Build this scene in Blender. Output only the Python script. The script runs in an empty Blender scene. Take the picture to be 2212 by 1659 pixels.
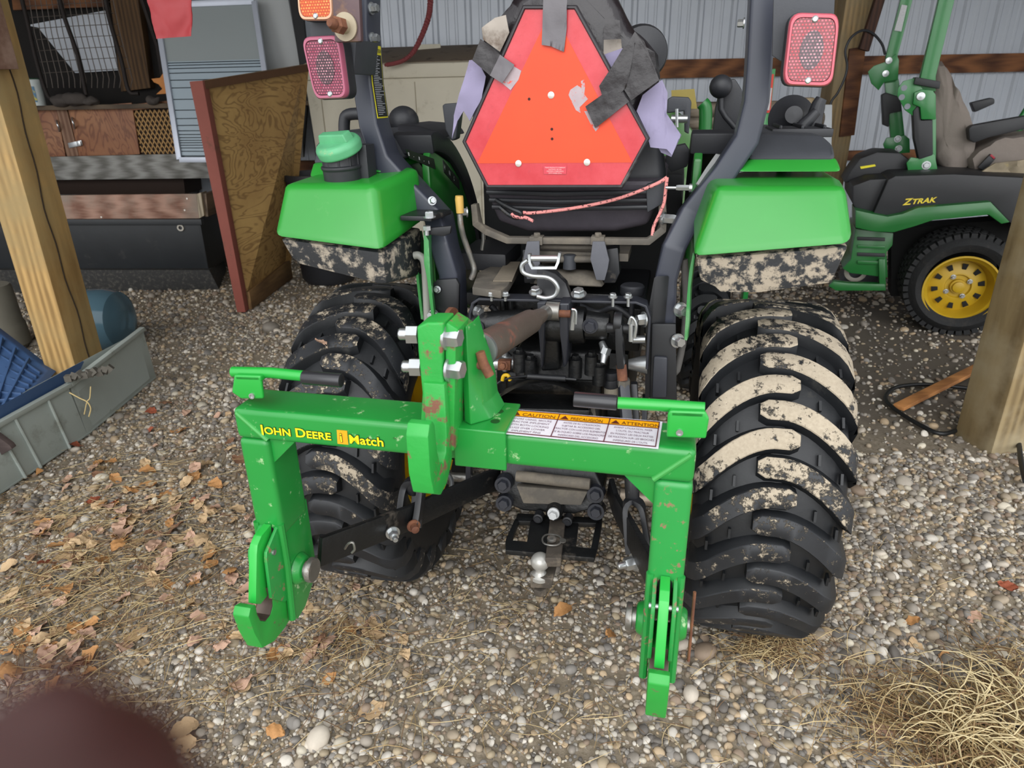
import bpy, bmesh, math, random
from mathutils import Vector, Matrix, Euler, noise
random.seed(7)
SC=bpy.context.scene; COL=SC.collection
V=Vector
# ---------------- camera model (used to read sizes off the place) ----------------
F=1470.; TH=math.radians(23.0); RO=math.radians(1.06); H=1.51
def ray(px,py):
    dx,dy=(px-1106)/F,(py-829.5)/F
    a=dx*math.cos(RO)-dy*math.sin(RO); b=dx*math.sin(RO)+dy*math.cos(RO)
    return (a, math.cos(TH)-b*math.sin(TH), -math.sin(TH)-b*math.cos(TH))
class Frame:
    """a local frame standing on the ground: x right, y away, z up"""
    def __init__(s,ox,oy,deg):
        s.ox,s.oy,s.psi=ox,oy,math.radians(deg); s.c,s.s=math.cos(s.psi),math.sin(s.psi)
    def w(s,p): return V((s.ox+s.c*p[0]+s.s*p[1], s.oy-s.s*p[0]+s.c*p[1], p[2]))
    def P(s,px,py,x=None,y=None,z=None):
        r=ray(px,py)
        rl=(s.c*r[0]-s.s*r[1], s.s*r[0]+s.c*r[1], r[2]); ol=(-s.c*s.ox+s.s*s.oy, -s.s*s.ox-s.c*s.oy, H)
        k=(x-ol[0])/rl[0] if x is not None else (y-ol[1])/rl[1] if y is not None else (z-ol[2])/rl[2]
        return V([ol[i]+k*rl[i] for i in range(3)])
TF=Frame(.14,1.913,13.5); WF=Frame(0,0,0); MF=Frame(2.86,4.30,21)
def t(px,py,y): return TF.P(px,py,y=y)
def tx(px,py,x): return TF.P(px,py,x=x)
def tz(px,py,z): return TF.P(px,py,z=z)
def w(px,py,y): return WF.P(px,py,y=y)
def wx(px,py,x): return WF.P(px,py,x=x)
def wz(px,py,z=0): return WF.P(px,py,z=z)
def mw(px,py,y): return MF.P(px,py,y=y)
# ---------------- mesh builder ----------------
class MB:
    def __init__(s,f=TF): s.bm=bmesh.new(); s.f=f; s.mi=0
    def v(s,p): return s.bm.verts.new(s.f.w(p))
    def face(s,vs):
        try: f=s.bm.faces.new(vs); f.material_index=s.mi; return f
        except ValueError: return None
    def hexa(s,a,b):
        """two quads (same winding), joined"""
        A=[s.v(p) for p in a]; B=[s.v(p) for p in b]; n=len(A)
        s.face(A[::-1]); s.face(B)
        for i in range(n): s.face([A[i],A[(i+1)%n],B[(i+1)%n],B[i]])
        return s
    def prism(s,pts,vec):
        vec=V(vec); return s.hexa(pts,[V(p)+vec for p in pts])
    def box(s,c,d,rot=None):
        c=V(c); R=Euler(rot).to_matrix() if rot is not None else Matrix.Identity(3)
        q=lambda x,y,z: c+R@V((x*d[0]/2,y*d[1]/2,z*d[2]/2))
        return s.hexa([q(-1,-1,-1),q(1,-1,-1),q(1,1,-1),q(-1,1,-1)],[q(-1,-1,1),q(1,-1,1),q(1,1,1),q(-1,1,1)])
    def rings(s,rs,cap=True,close=True):
        R=[[s.v(p) for p in r] for r in rs]; n=len(R[0])
        for a,b in zip(R,R[1:]):
            for i in range(n if close else n-1): s.face([a[i],a[(i+1)%n],b[(i+1)%n],b[i]])
        if cap: s.face(R[0][::-1]); s.face(R[-1])
        return s
    def tube(s,pts,r,seg=12,sect=None,up=None,cap=True):
        pts=[V(p) for p in pts]; n=len(pts)
        rr=r if isinstance(r,(list,tuple)) else [r]*n
        T=[]
        for i in range(n):
            d=(pts[min(i+1,n-1)]-pts[max(i-1,0)])
            if 0<i<n-1: d=(pts[i+1]-pts[i]).normalized()+(pts[i]-pts[i-1]).normalized()
            T.append(d.normalized())
        u=V(up) if up is not None else (V((0,0,1)) if abs(T[0].z)<.9 else V((1,0,0)))
        out=[]
        for i in range(n):
            u0=(u-T[i]*u.dot(T[i])).normalized()
            if up is None: u=u0
            b=T[i].cross(u0)
            k=1.
            if 0<i<n-1 and sect:
                c=max(.5,T[i].dot((pts[i+1]-pts[i]).normalized())); k=1/c
            if sect:
                w_,h_=sect
                out.append([pts[i]+b*(x*w_/2)*(k if abs((pts[i]-pts[i-1]).cross(pts[min(i+1,n-1)]-pts[i]).dot(u0))>1e-9 else 1)+u0*(y*h_/2) for x,y in((-1,-1),(1,-1),(1,1),(-1,1))])
            else:
                out.append([pts[i]+(b*math.cos(a)+u0*math.sin(a))*rr[i] for a in [2*math.pi*j/seg for j in range(seg)]])
        return s.rings(out,cap)
    def cyl(s,a,b,r,r2=None,seg=20): return s.tube([a,b],[r,r if r2 is None else r2],seg)
    def lathe(s,o,ax,prof,seg=40,cap=True,a0=0):
        o=V(o); ax=V(ax).normalized(); u=ax.orthogonal().normalized(); b=ax.cross(u)
        return s.rings([[o+ax*h+(u*math.cos(a0+2*math.pi*j/seg)+b*math.sin(a0+2*math.pi*j/seg))*r for j in range(seg)] for r,h in prof],cap)
    def ball(s,c,r,sc=(1,1,1),sub=3):
        ret=bmesh.ops.create_icosphere(s.bm,subdivisions=sub,radius=1)
        for v in ret['verts']:
            p=V(c)+V((v.co.x*r*sc[0],v.co.y*r*sc[1],v.co.z*r*sc[2])); v.co=s.f.w(p)
        for f in {f for v in ret['verts'] for f in v.link_faces}: f.material_index=s.mi
        return s
    def bolt(s,p,ax,r=.012,h=.012,washer=True,nut=False):
        p=V(p); ax=V(ax).normalized()
        if washer: s.lathe(p,ax,[(r*1.35,0),(r*1.35,h*.22)],20)
        s.lathe(p+ax*h*.2,ax,[(r,0),(r,h*.8),(r*.85,h)],6)
        if nut: s.lathe(p+ax*h,ax,[(r*.5,0),(r*.5,h*.9),(r*.4,h)],14)
        return s
    def build(s,name,mat,parent=None,bev=0,seg=2,smooth=True,ang=38,sub=0,origin=None):
        bm=s.bm; bm.verts.ensure_lookup_table()
        bmesh.ops.recalc_face_normals(bm,faces=bm.faces)
        if bev:
            ed=[e for e in bm.edges if len(e.link_faces)==2 and e.calc_face_angle(0)>math.radians(25)]
            bmesh.ops.bevel(bm,geom=ed,offset=bev,segments=seg,affect='EDGES',profile=.6,clamp_overlap=True)
        if smooth:
            for f in bm.faces: f.smooth=True
            for e in bm.edges:
                if len(e.link_faces)==2 and e.calc_face_angle(0)>math.radians(ang): e.smooth=False
        if parent is not None: Mi=parent.matrix_world.inverted() if parent.name not in MATS else MATS[parent.name].inverted()
        else:
            if origin is None:
                xs=[v.co for v in bm.verts]; lo=[min(c[i] for c in xs) for i in range(3)]; hi=[max(c[i] for c in xs) for i in range(3)]
                origin=((lo[0]+hi[0])/2,(lo[1]+hi[1])/2,lo[2])
            Mi=Matrix.Translation(-V(origin))
        bm.transform(Mi)
        me=bpy.data.meshes.new(name); bm.to_mesh(me); bm.free()
        for m in (mat if isinstance(mat,(list,tuple)) else [mat]): me.materials.append(m)
        o=bpy.data.objects.new(name,me); COL.objects.link(o)
        if parent is not None: o.parent=parent; MATS[o.name]=MATS.get(parent.name,parent.matrix_world.copy())
        else: o.location=origin; MATS[o.name]=Matrix.Translation(V(origin))
        return o
MATS={}
def thing(name,label,cat,f=WF,loc=(0,0,0),group=None):
    o=bpy.data.objects.new(name,None); COL.objects.link(o); o.empty_display_size=.05
    o.location=f.w(loc); o.rotation_euler=(0,0,-f.psi)
    MATS[o.name]=Matrix.Translation(f.w(loc))@Matrix.Rotation(-f.psi,4,'Z')
    return tag(o,label,cat,group)
def tag(o,label,cat,group=None,kind=None):
    if label: o['label']=label
    if cat: o['category']=cat
    if group: o['group']=group
    if kind: o['kind']=kind
    return o
def struct(o): o['kind']='structure'; return o
def lab(o,l): o['label']=l; return o
def smooth_path(pts,n=6):
    pts=[V(p) for p in pts]; out=[]
    P=[pts[0]*2-pts[1]]+pts+[pts[-1]*2-pts[-2]]
    for i in range(1,len(P)-2):
        for k in range(n):
            u=k/n; a,b,c,d=P[i-1:i+3]
            out.append(.5*((2*b)+(c-a)*u+(2*a-5*b+4*c-d)*u*u+(3*b-a-3*c+d)*u**3))
    return out+[pts[-1]]
# ---------------- materials ----------------
def lin(c):
    if isinstance(c,str): c=[int(c[i:i+2],16)/255 for i in (0,2,4)]
    return tuple([x/12.92 if x<=.04045 else ((x+.055)/1.055)**2.4 for x in c[:3]]+[1])
MC={}
class N:
    def __init__(s,name):
        s.m=bpy.data.materials.new(name); s.m.use_nodes=True; s.t=s.m.node_tree; s.b=s.t.nodes['Principled BSDF']; s.x=None
    def n(s,ty,**k):
        n=s.t.nodes.new(ty)
        for a,b in k.items():
            if a.startswith('_'): setattr(n,a[1:],b)
            else: n.inputs[a.replace('_',' ')].default_value=b
        return n
    def l(s,a,b): s.t.links.new(a,b)
    def co(s,sc=(1,1,1),rot=(0,0,0),src='Object'):
        tc=s.n('ShaderNodeTexCoord'); mp=s.n('ShaderNodeMapping'); s.l(tc.outputs[src],mp.inputs[0])
        mp.inputs['Scale'].default_value=sc; mp.inputs['Rotation'].default_value=rot; return mp.outputs[0]
    def noise(s,scale,detail=4,rough=.55,co=None,dist=0):
        n=s.n('ShaderNodeTexNoise',Scale=scale,Detail=detail,Roughness=rough,Distortion=dist)
        s.l(co if co else s.co(),n.inputs['Vector']); return n.outputs[0]
    def ramp(s,fac,lo,hi,a=(0,0,0,1),b=(1,1,1,1)):
        r=s.n('ShaderNodeValToRGB'); e=r.color_ramp.elements; e[0].position=lo; e[1].position=hi; e[0].color=a; e[1].color=b
        s.l(fac,r.inputs[0]); return r.outputs[0]
    def mix(s,fac,a,b,mode='MIX'):
        m=s.n('ShaderNodeMix',_data_type='RGBA',_blend_type=mode)
        for i,x in ((0,fac),(6,a),(7,b)):
            if hasattr(x,'links'): s.l(x,m.inputs[i])
            else: m.inputs[i].default_value=x
        return m.outputs[2]
    def bump(s,h,st,d=.005):
        b=s.n('ShaderNodeBump',Strength=st,Distance=d); s.l(h,b.inputs['Height']); s.l(b.outputs[0],s.b.inputs['Normal'])
    def base(s,c):
        if hasattr(c,'links'): s.l(c,s.b.inputs['Base Color'])
        else: s.b.inputs['Base Color'].default_value=c
def mat(name,col,r=.5,m=0,var=.12,vs=14,mud=None,bump=None,spec=.5,coat=0):
    """mud=(colour, scale, low, high)"""
    if name in MC: return MC[name]
    k=N(name); c=lin(col); b=k.b; b.inputs['Roughness'].default_value=r; b.inputs['Metallic'].default_value=m
    b.inputs['Specular IOR Level'].default_value=spec
    if coat: b.inputs['Coat Weight'].default_value=coat; b.inputs['Coat Roughness'].default_value=.15
    out=c
    if var:
        out=k.mix(k.noise(vs,5),tuple([x*(1-var) for x in c[:3]]+[1]),tuple([min(1,x*(1+var)) for x in c[:3]]+[1]))
    if mud:
        f=k.ramp(k.noise(mud[1],8,.68),mud[2],mud[3]); out=k.mix(f,out,lin(mud[0]))
        rr=k.n('ShaderNodeMapRange'); rr.inputs[3].default_value=r; rr.inputs[4].default_value=.9
        k.l(f,rr.inputs[0]); k.l(rr.outputs[0],b.inputs['Roughness'])
        if m:
            mm=k.n('ShaderNodeMapRange'); mm.inputs[3].default_value=m; mm.inputs[4].default_value=0
            k.l(f,mm.inputs[0]); k.l(mm.outputs[0],b.inputs['Metallic'])
    k.base(out)
    if bump: k.bump(k.noise(bump[0],5),bump[1],bump[2] if len(bump)>2 else .004)
    MC[name]=k.m; return k.m
def woodmat(name,light,dark,axis='Z',scale=8,r=.75,gray=None,knots=True):
    if name in MC: return MC[name]
    k=N(name); sc={'X':(.12,1,1),'Y':(1,.12,1),'Z':(1,1,.12)}[axis]
    co=k.co(sc); n1=k.noise(scale,4,.6,co,1.2); w_=k.n('ShaderNodeTexNoise',Scale=scale*7,Detail=3,Roughness=.6); k.l(co,w_.inputs['Vector'])
    wv=k.n('ShaderNodeTexWave',Scale=scale*1.1,Distortion=7,Detail=3); wv.inputs['Detail Scale'].default_value=.8
    k.l(co,wv.inputs['Vector'])
    f=k.mix(.5,n1,wv.outputs[0]); f=k.mix(.35,f,w_.outputs[0])
    c=k.mix(k.ramp(f,.3,.72),lin(dark),lin(light))
    if gray: c=k.mix(k.ramp(k.noise(2.2,5,.6),.42,.62),c,lin(gray))
    k.base(c); k.b.inputs['Roughness'].default_value=r; k.bump(f,.35,.003); MC[name]=k.m; return k.m
def green(name='green_paint',col='23932f',mud=None,r=.32): return mat(name,col,r,0,.1,9,mud,None,.5,.25)
G1=green(); 
GH=green('hitch_green_paint','208a38',('9fc08c',30,.61,.68),.3)
GHW=green('hitch_worn_paint','259040',('8a6a50',44,.575,.63),.4)
GF=green('fender_green_paint','268a2e',('74a468',6,.66,.95),.36)
GD=green('mower_green_paint','1b6a2c',None,.4)
BK=mat('black_metal','1c1d20',.42,0,.25,20,('6f675c',13,.64,.8))
BKF=mat('black_frame_paint','2c2e35',.38,0,.2,12,('8a6a4e',7,.72,.8))
BKR=mat('rops_paint','383b46',.36,0,.15,10,('7c4a2e',6,.7,.76))
BKC=mat('cast_iron_black','151617',.4,0,.3,25,('6a6156',9,.6,.78),(60,.4))
DUST=mat('dusty_plate','57524b',.75,0,.25,30,('7d7466',8,.45,.7))
PL=mat('black_plastic','26272b',.5,0,.15,30,('55524e',6,.66,.85),(160,.25,.001))
PLG=mat('grey_plastic','3b3d42',.55,0,.15,30,('6d6a64',5,.62,.85),(200,.3,.001))
RUB=mat('tyre_rubber','16181b',.5,0,.25,6,('4a4842',9,.62,.85),(90,.2,.002))
CHR=mat('zinc_steel','b9bcbd',.3,.85,.1,30,('6f6252',30,.6,.75))
STL=mat('bare_steel','8d8b86',.38,.8,.2,30,('6b5644',22,.55,.7))
RST=mat('rusty_steel','6a4332',.75,.2,.3,25,('8a5a3c',18,.45,.65),(60,.4))
YEL=mat('yellow_paint','d2a818',.45,0,.15,6,('6b5a2a',9,.62,.8))
YELR=mat('tractor_rim_yellow','d6ac10',.5,0,.15,6,('4c4434',6,.6,.75))
# ================= SETTING =================
cam=bpy.data.cameras.new('camera'); co=bpy.data.objects.new('camera',cam); COL.objects.link(co); SC.camera=co
cam.sensor_width=36; cam.lens=F/2212*36; cam.clip_start=.005; cam.clip_end=200
def camaxes():
    fw=V((0,math.cos(TH),-math.sin(TH))); dn=V((0,-math.sin(TH),-math.cos(TH))); rt=V((1,0,0))
    x=rt*math.cos(RO)+dn*math.sin(RO)*-1; # right image axis
    # image x unit: direction a=cos, b=sin
    x=rt*math.cos(RO)+dn*math.sin(RO); y=-( -rt*math.sin(RO)+dn*math.cos(RO)); return x,y,-fw
X_,Y_,Z_=camaxes()
Mx=Matrix((X_,Y_,Z_)).transposed().to_4x4(); Mx.translation=V((0,0,H)); co.matrix_world=Mx
cam.dof.use_dof=True; cam.dof.focus_distance=1.75; cam.dof.aperture_fstop=7
wd=bpy.data.worlds.new('world'); SC.world=wd; wd.use_nodes=True; nt=wd.node_tree
bg=nt.nodes['Background']; 
tc=nt.nodes.new('ShaderNodeTexCoord'); sp=nt.nodes.new('ShaderNodeSeparateXYZ'); nt.links.new(tc.outputs['Generated'],sp.inputs[0])
rp=nt.nodes.new('ShaderNodeValToRGB'); rp.color_ramp.elements[0].position=.0; rp.color_ramp.elements[0].color=(.80,.82,.84,1)
rp.color_ramp.elements[1].position=.7; rp.color_ramp.elements[1].color=(.95,.97,1.0,1)
nt.links.new(sp.outputs['Z'],rp.inputs[0]); nt.links.new(rp.outputs[0],bg.inputs[0]); bg.inputs[1].default_value=1.5
su=bpy.data.lights.new('overcast_sun','SUN'); su.energy=1.5; su.angle=math.radians(60); so=bpy.data.objects.new('overcast_sun',su); COL.objects.link(so)
so.rotation_euler=(math.radians(62),0,math.radians(-10)); so.location=(0,-3,6)
SC.view_settings.view_transform='Standard'; SC.view_settings.look='None'; SC.view_settings.gamma=1; SC.view_settings.exposure=.34
try: SC.view_settings.use_curve_mapping=False
except: pass
# ground
k=N('packed_dirt'); n1=k.noise(1.3,6,.6); n2=k.noise(60,6,.7); n3=k.noise(9,5,.6)
c=k.mix(k.ramp(n3,.35,.7),lin('8c8070'),lin('a99d89')); c=k.mix(k.ramp(n2,.35,.7),c,lin('70644f'))
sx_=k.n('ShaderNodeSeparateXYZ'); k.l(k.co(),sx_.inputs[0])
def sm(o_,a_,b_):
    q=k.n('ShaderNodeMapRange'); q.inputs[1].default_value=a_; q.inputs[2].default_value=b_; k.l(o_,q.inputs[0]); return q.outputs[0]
mu_=k.n('ShaderNodeMath',_operation='MULTIPLY'); k.l(sm(sx_.outputs[0],.7,1.4),mu_.inputs[0]); k.l(sm(sx_.outputs[1],2.5,3.2),mu_.inputs[1])  # right-back mask: darker fine soil, with shade there also put into the colour
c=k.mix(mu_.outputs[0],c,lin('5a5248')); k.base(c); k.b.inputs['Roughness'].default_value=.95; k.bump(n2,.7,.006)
def gz(x,y): return .012*noise.noise(V((x*1.3,y*1.3,0)))+.004*noise.noise(V((x*6,y*6,3)))
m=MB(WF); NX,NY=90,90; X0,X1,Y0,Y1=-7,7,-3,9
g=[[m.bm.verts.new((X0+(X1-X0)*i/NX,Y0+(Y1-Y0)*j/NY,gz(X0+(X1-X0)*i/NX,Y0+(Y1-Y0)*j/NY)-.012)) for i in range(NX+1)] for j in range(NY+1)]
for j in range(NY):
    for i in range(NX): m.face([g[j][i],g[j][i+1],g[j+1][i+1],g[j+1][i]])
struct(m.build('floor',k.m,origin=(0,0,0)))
# corrugated back wall
WY=7.3; RS=.315
def wallmat():
    k=N('corrugated_steel'); c=k.mix(k.noise(3,5),lin('b9bfc8'),lin('ccd1d8')); k.base(c); k.b.inputs['Roughness'].default_value=.5; k.b.inputs['Metallic'].default_value=.15; return k.m
WM=wallmat()
def ribs(x0,x1):
    xs=[]; x=x0
    while x<x1:
        xs+=[(x,0),(x+.06*RS,-.022),(x+.16*RS,-.022),(x+.22*RS,0),(x+.42*RS,0),(x+.45*RS,-.007),(x+.5*RS,-.007),(x+.53*RS,0),(x+.69*RS,0),(x+.72*RS,-.007),(x+.77*RS,-.007),(x+.8*RS,0)]; x+=RS
    return xs
m=MB(WF); rs=ribs(-7,7)
A=[m.v((x,WY+d,0)) for x,d in rs]; B=[m.v((x,WY+d,3.4)) for x,d in rs]
for i in range(len(A)-1): m.face([A[i],A[i+1],B[i+1],B[i]])
struct(m.build('wall_back',WM,smooth=False))
# roof
m=MB(WF); m.box((0,4.5,3.45),(14,6.4,.06)); struct(m.build('ceiling',mat('roof_underside','6a6258',.8)))
# left wall of the shed
for nm,x in (('wall_left',-6.2),('wall_right',6.2)):
    m=MB(WF); m.box((x,5.4,1.7),(.04,4.2,3.4)); struct(m.build(nm,WM))
WG=woodmat('stained_girt','8a5a36','4a2a17','X',7)
WP=woodmat('post_wood_tan','a98a5c','75603f','Z',9,.7,'8a7a5c')
WD=woodmat('dark_brown_lumber','4a2c1c','2c1810','Z',8)
def girt(nm,x0,x1,z0,z1,y=WY-.06): 
    m=MB(WF); m.box(((x0+x1)/2,y,(z0+z1)/2),(x1-x0,.045,z1-z0)); return struct(m.build(nm,WG,bev=.004))
gz0=w(1500,168,WY-.05).z; gz1=w(1500,128,WY-.05).z
girt('trim_1',-7,7,gz0,gz1)
girt('trim_2',-7,7,w(1850,346,WY-.05).z,w(1850,325,WY-.05).z)
girt('trim_3',-7,7,2.62,2.8)
# ================= text helper =================
TXC=[0]
def text_into(m,s,o,r,u,size,align='LEFT',shear=0,wide=1,bold=0,lift=.0008,caps=False):
    cu=bpy.data.curves.new('txt','FONT'); cu.body=s; cu.size=1; cu.align_x=align; cu.align_y='BOTTOM_BASELINE'; cu.shear=shear; cu.offset=bold; cu.resolution_u=3
    if caps:
        cu.small_caps_scale=.8
        for q_ in cu.body_format: q_.use_small_caps=True
    ob=bpy.data.objects.new('txt',cu); COL.objects.link(ob); dg=bpy.context.evaluated_depsgraph_get(); dg.update()
    me=bpy.data.meshes.new_from_object(ob.evaluated_get(dg)); COL.objects.unlink(ob); bpy.data.objects.remove(ob)
    r=V(r).normalized(); u=V(u).normalized(); n=r.cross(u); o=V(o)
    vs=[m.v(o+r*(v.co.x*size*wide)+u*(v.co.y*size)+n*lift) for v in me.vertices]
    for p in me.polygons: m.face([vs[i] for i in p.vertices])
    bpy.data.meshes.remove(me); return m
# ================= TRACTOR =================
TR=thing('tractor','green compact tractor with black roll bar backed up to the gravel, wide muddy tyres','tractor',TF,(0,0,0))
RW=.487
def tirebody(m,c,W,R,f=1,rim=.25,ax=V((1,0,0))):
    hw=W/2; pr=[(-.80,rim),(-.93,rim+.04),(-1.0,rim+.1),(-.98,R-.10),(-.90,R-.062),(-.72,R-.043),(-.4,R-.034),(0,R-.03)]
    pr=pr+[(-a,b) for a,b in pr[-2::-1]]
    seg=96; rs=[]
    for a,b in pr:
        rs.append([V(c)+V((a*hw,math.cos(q)*b,math.sin(q)*b)) for q in [2*math.pi*j/seg for j in range(seg)]])
    m.rings(rs,cap=False)
    return m
def lugs(m,c,W,R,n=22,off=0):
    hw=W/2
    def prof(u): # outer radius by |u|
        a=abs(u)/hw
        return R-.002-.010*a*a-(.03*max(0,a-.86)/.14)
    for side in (-1,1):
        for i in range(n):
            ph0=2*math.pi*(i+(.5 if side>0 else 0))/n+off
            rings=[]; NS=13
            for k_ in range(NS):
                u=-.045+(hw+.045)*k_/(NS-1)  # from across centre to shoulder
                a=max(0,(u-.015)/(hw-.015)); ph=ph0-.05*a-.20*a*a   # drops to the rear/down on the shoulder
                wd=(.050+.016*a)/R; hb=.012/R
                ro=prof(u); ri=R-.05-(.05*max(0,a-.8)/.2)
                if k_==0: wd*=.55
                pts=[]
                for q,rad in ((-wd/2-hb*1.4,ri),(-wd/2,ro-.003),(-wd/2+.006,ro),(wd/2-.006,ro),(wd/2,ro-.003),(wd/2+hb*1.4,ri)):
                    pts.append(V(c)+V((side*u,-math.cos(ph+q)*rad,math.sin(ph+q)*rad)))
                rings.append(pts)
            # sidewall tail of the lug
            for dz,dx in ((.028,.006),(.07,.004)):
                a=1; u=hw+dx; ph=ph0-.25-.06*dz/.07; wd=.062/R
                ro=R-.042-dz; ri=R-.10-dz*.6
                rings.append([V(c)+V((side*(u if j_ in (1,2,3,4) else hw-.02),-math.cos(ph+q)*rad,math.sin(ph+q)*rad)) for j_,(q,rad) in enumerate(((-wd/2,ri),(-wd/2,ro),(-wd/4,ro),(wd/4,ro),(wd/2,ro),(wd/2,ri)))])
            R_=[[m.v(p) for p in r] for r in rings]
            for a_,b_ in zip(R_,R_[1:]):
                for q in range(5):
                    m.mi=1 if q in (1,2,3) else 0
                    m.face([a_[q],a_[q+1],b_[q+1],b_[q]])
            m.mi=0; m.face(R_[0][::-1]); m.face(R_[-1])
    # short tread bars between the lugs
    for side in (-1,1):
        for i in range(n):
            ph=2*math.pi*(i+(.5 if side>0 else 0)+.42)/n+off
            for u,dq in ((hw*.52,.0),(hw*.80,-.05)):
                p=ph-.12*(u/hw)+dq
                q=[V(c)+V((side*(u+du),-math.cos(p+dp)*rr,math.sin(p+dp)*rr)) for du,dp,rr in ((-.003,-.028,R-.045),(.003,-.028,R-.045),(.003,.028,R-.045),(-.003,.028,R-.045))]
                o2=[V(c)+V((side*(u+du),-math.cos(p+dp)*rr,math.sin(p+dp)*rr)) for du,dp,rr in ((-.003,-.028,R-.026),(.003,-.028,R-.026),(.003,.028,R-.026),(-.003,.028,R-.026))]
                m.hexa(q,o2)
def mudmat(name,lo,hi,zc,seed):
    """rubber lug face with dried pale mud caked where the wheel last ran"""
    k=N(name); co=k.co(); base=k.mix(k.noise(20,5,.6,co),lin('141619'),lin('2c2e32'))
    f1=k.noise(42,10,.75,co); mp=k.n('ShaderNodeMapping'); k.l(co,mp.inputs[0]); mp.inputs['Location'].default_value=(seed,0,0)
    big=k.n('ShaderNodeTexNoise',Scale=5,Detail=4,Roughness=.6); k.l(mp.outputs[0],big.inputs['Vector'])
    sx=k.n('ShaderNodeSeparateXYZ'); k.l(co,sx.inputs[0])
    d=k.n('ShaderNodeMath',_operation='SUBTRACT'); k.l(sx.outputs[2],d.inputs[0]); d.inputs[1].default_value=zc
    ab=k.n('ShaderNodeMath',_operation='ABSOLUTE'); k.l(d.outputs[0],ab.inputs[0])
    band=k.n('ShaderNodeMapRange'); band.inputs[1].default_value=.05; band.inputs[2].default_value=.28; band.inputs[3].default_value=.13 if seed==3 else .05; band.inputs[4].default_value=-.08 if seed==3 else -.03
    k.l(ab.outputs[0],band.inputs[0])
    s1=k.n('ShaderNodeMath',_operation='ADD'); k.l(f1,s1.inputs[0]); k.l(band.outputs[0],s1.inputs[1])
    s2=k.n('ShaderNodeMath',_operation='ADD'); k.l(s1.outputs[0],s2.inputs[0])
    bb=k.n('ShaderNodeMapRange'); bb.inputs[1].default_value=.3; bb.inputs[2].default_value=.7; bb.inputs[3].default_value=-.12; bb.inputs[4].default_value=.12; k.l(big.outputs[0],bb.inputs[0]); k.l(bb.outputs[0],s2.inputs[1])
    f=k.ramp(s2.outputs[0],lo,hi); mudc=k.mix(k.noise(120,4,.7,co),lin('948774'),lin('c2b5a0'))
    k.base(k.mix(f,base,mudc)); rr=k.n('ShaderNodeMapRange'); rr.inputs[3].default_value=.5; rr.inputs[4].default_value=.95; k.l(f,rr.inputs[0]); k.l(rr.outputs[0],k.b.inputs['Roughness'])
    k.bump(f,.9,.003); return k.m
for side,cx,W,mm,lb in ((1,.585,.355,mudmat('mud_caked_rubber',.5,.57,.82,3),'wide black tyre with pale dried mud caked on its lugs'),
                     (-1,-.560,.345,mudmat('straw_flecked_rubber',.56,.63,.80,9),'black lugged tyre with tan mud and straw flecks')):
    m=MB(); tirebody(m,(cx,0,RW),W,RW); lugs(m,(cx,0,RW),W,RW,22,.05 if side>0 else .14)
    tyre=lab(m.build('rear_tire',[RUB,mm],TR,ang=50),lb)
    m=MB(); ins=-side
    # dished yellow rim, seen from the inner side
    pr=[(.252,-.8),(.262,-.86),(.262,-.80),(.235,-.74),(.222,-.2),(.215,.0),(.16,.06),(.07,.05),(.06,.12),(.0,.12)]
    m.lathe((cx,0,RW),(ins,0,0),[(r_,-h_*W/2) for r_,h_ in pr],48,cap=False)
    for q in range(8):
        a=q*math.pi/4; p=V((cx+side*.0,.11*math.cos(a),RW+.11*math.sin(a))); m.bolt(p+V((ins*-.012,0,0)),(ins,0,0),.012,.018)
    m.build('wheel_rim',YELR,tyre)
    m=MB(); m.cyl((cx-side*.02,0,RW),(side*.1,0,RW),.075,.09,24); m.build('axle_housing',BKC,TR)
# front wheels, far ahead under the bonnet
for s in (-1,1):
    m=MB(); tirebody(m,(s*.50,1.75,.33),.22,.335,rim=.17); lugs(m,(s*.50,1.75,.33),.22,.335,16,0); ty=m.build('front_tire',RUB,TR,ang=50)
    m=MB(); m.lathe((s*.50,1.75,.33),(1,0,0),[(.175,-.09),(.165,-.05),(.15,0),(.08,.02),(0,.02)],32,cap=False); m.build('wheel_rim',YELR,ty)
m=MB(); m.box((0,1.75,.36),(.9,.12,.12)); m.box((0,1.1,.6),(.32,1.5,.3)); m.box((0,.65,.62),(.42,1.2,.34)); m.build('chassis',BKC,TR,bev=.02)
# ---------- fenders ----------
def hull(m,rear,front): m.hexa(rear,front)
yr,yb_=-.37,-.44
# right fender
def sh(p,dx=0,dy=0,dz=0): return V((p[0]+dx,p[1]+dy,p[2]+dz))
a=[t(1493,560,yb_),t(1846,528,yb_),t(1826,402,yr),t(1548,402,yr)]
m=MB(); fr=[sh(a[0],.08,.60,.03),sh(a[1],.01,.60,.03),sh(a[2],.02,.33,0),sh(a[3],.08,.33,0)]
mid=[sh(a[0],-.0,.20,.03),sh(a[1],.01,.20,.03),sh(a[2],.02,.14,0),sh(a[3],-.01,.14,0)]
m.rings([a,mid,fr]); m.build('fender',GF,TR,bev=.022,seg=4)
m=MB(); q=[t(1590,372,-.24),t(1822,372,-.24),t(1808,341,-.2),t(1622,341,-.2)]
m.prism(q,(0,.55,0)); m.build('fender_riser',GF,TR,bev=.012,seg=3)
m=MB(); q=[t(1613,346,-.21),t(1808,346,-.21),t(1800,312,-.17),t(1775,292,-.12),t(1640,286,-.12),t(1622,310,-.17)]
m.prism(q,(0,.5,0)); m.build('fender_console',PLG,TR,bev=.014,seg=3)
m=MB(); q=t(1740,289,0.05); m.box((q.x-.02,q.y,q.z+.006),(.14,.16,.02)); 
for dx in(-.05,0,.05): m.box((q.x-.02+dx,q.y,q.z+.018),(.008,.15,.012))
m.build('cup_holder_tray',PL,TR,bev=.004)
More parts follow.
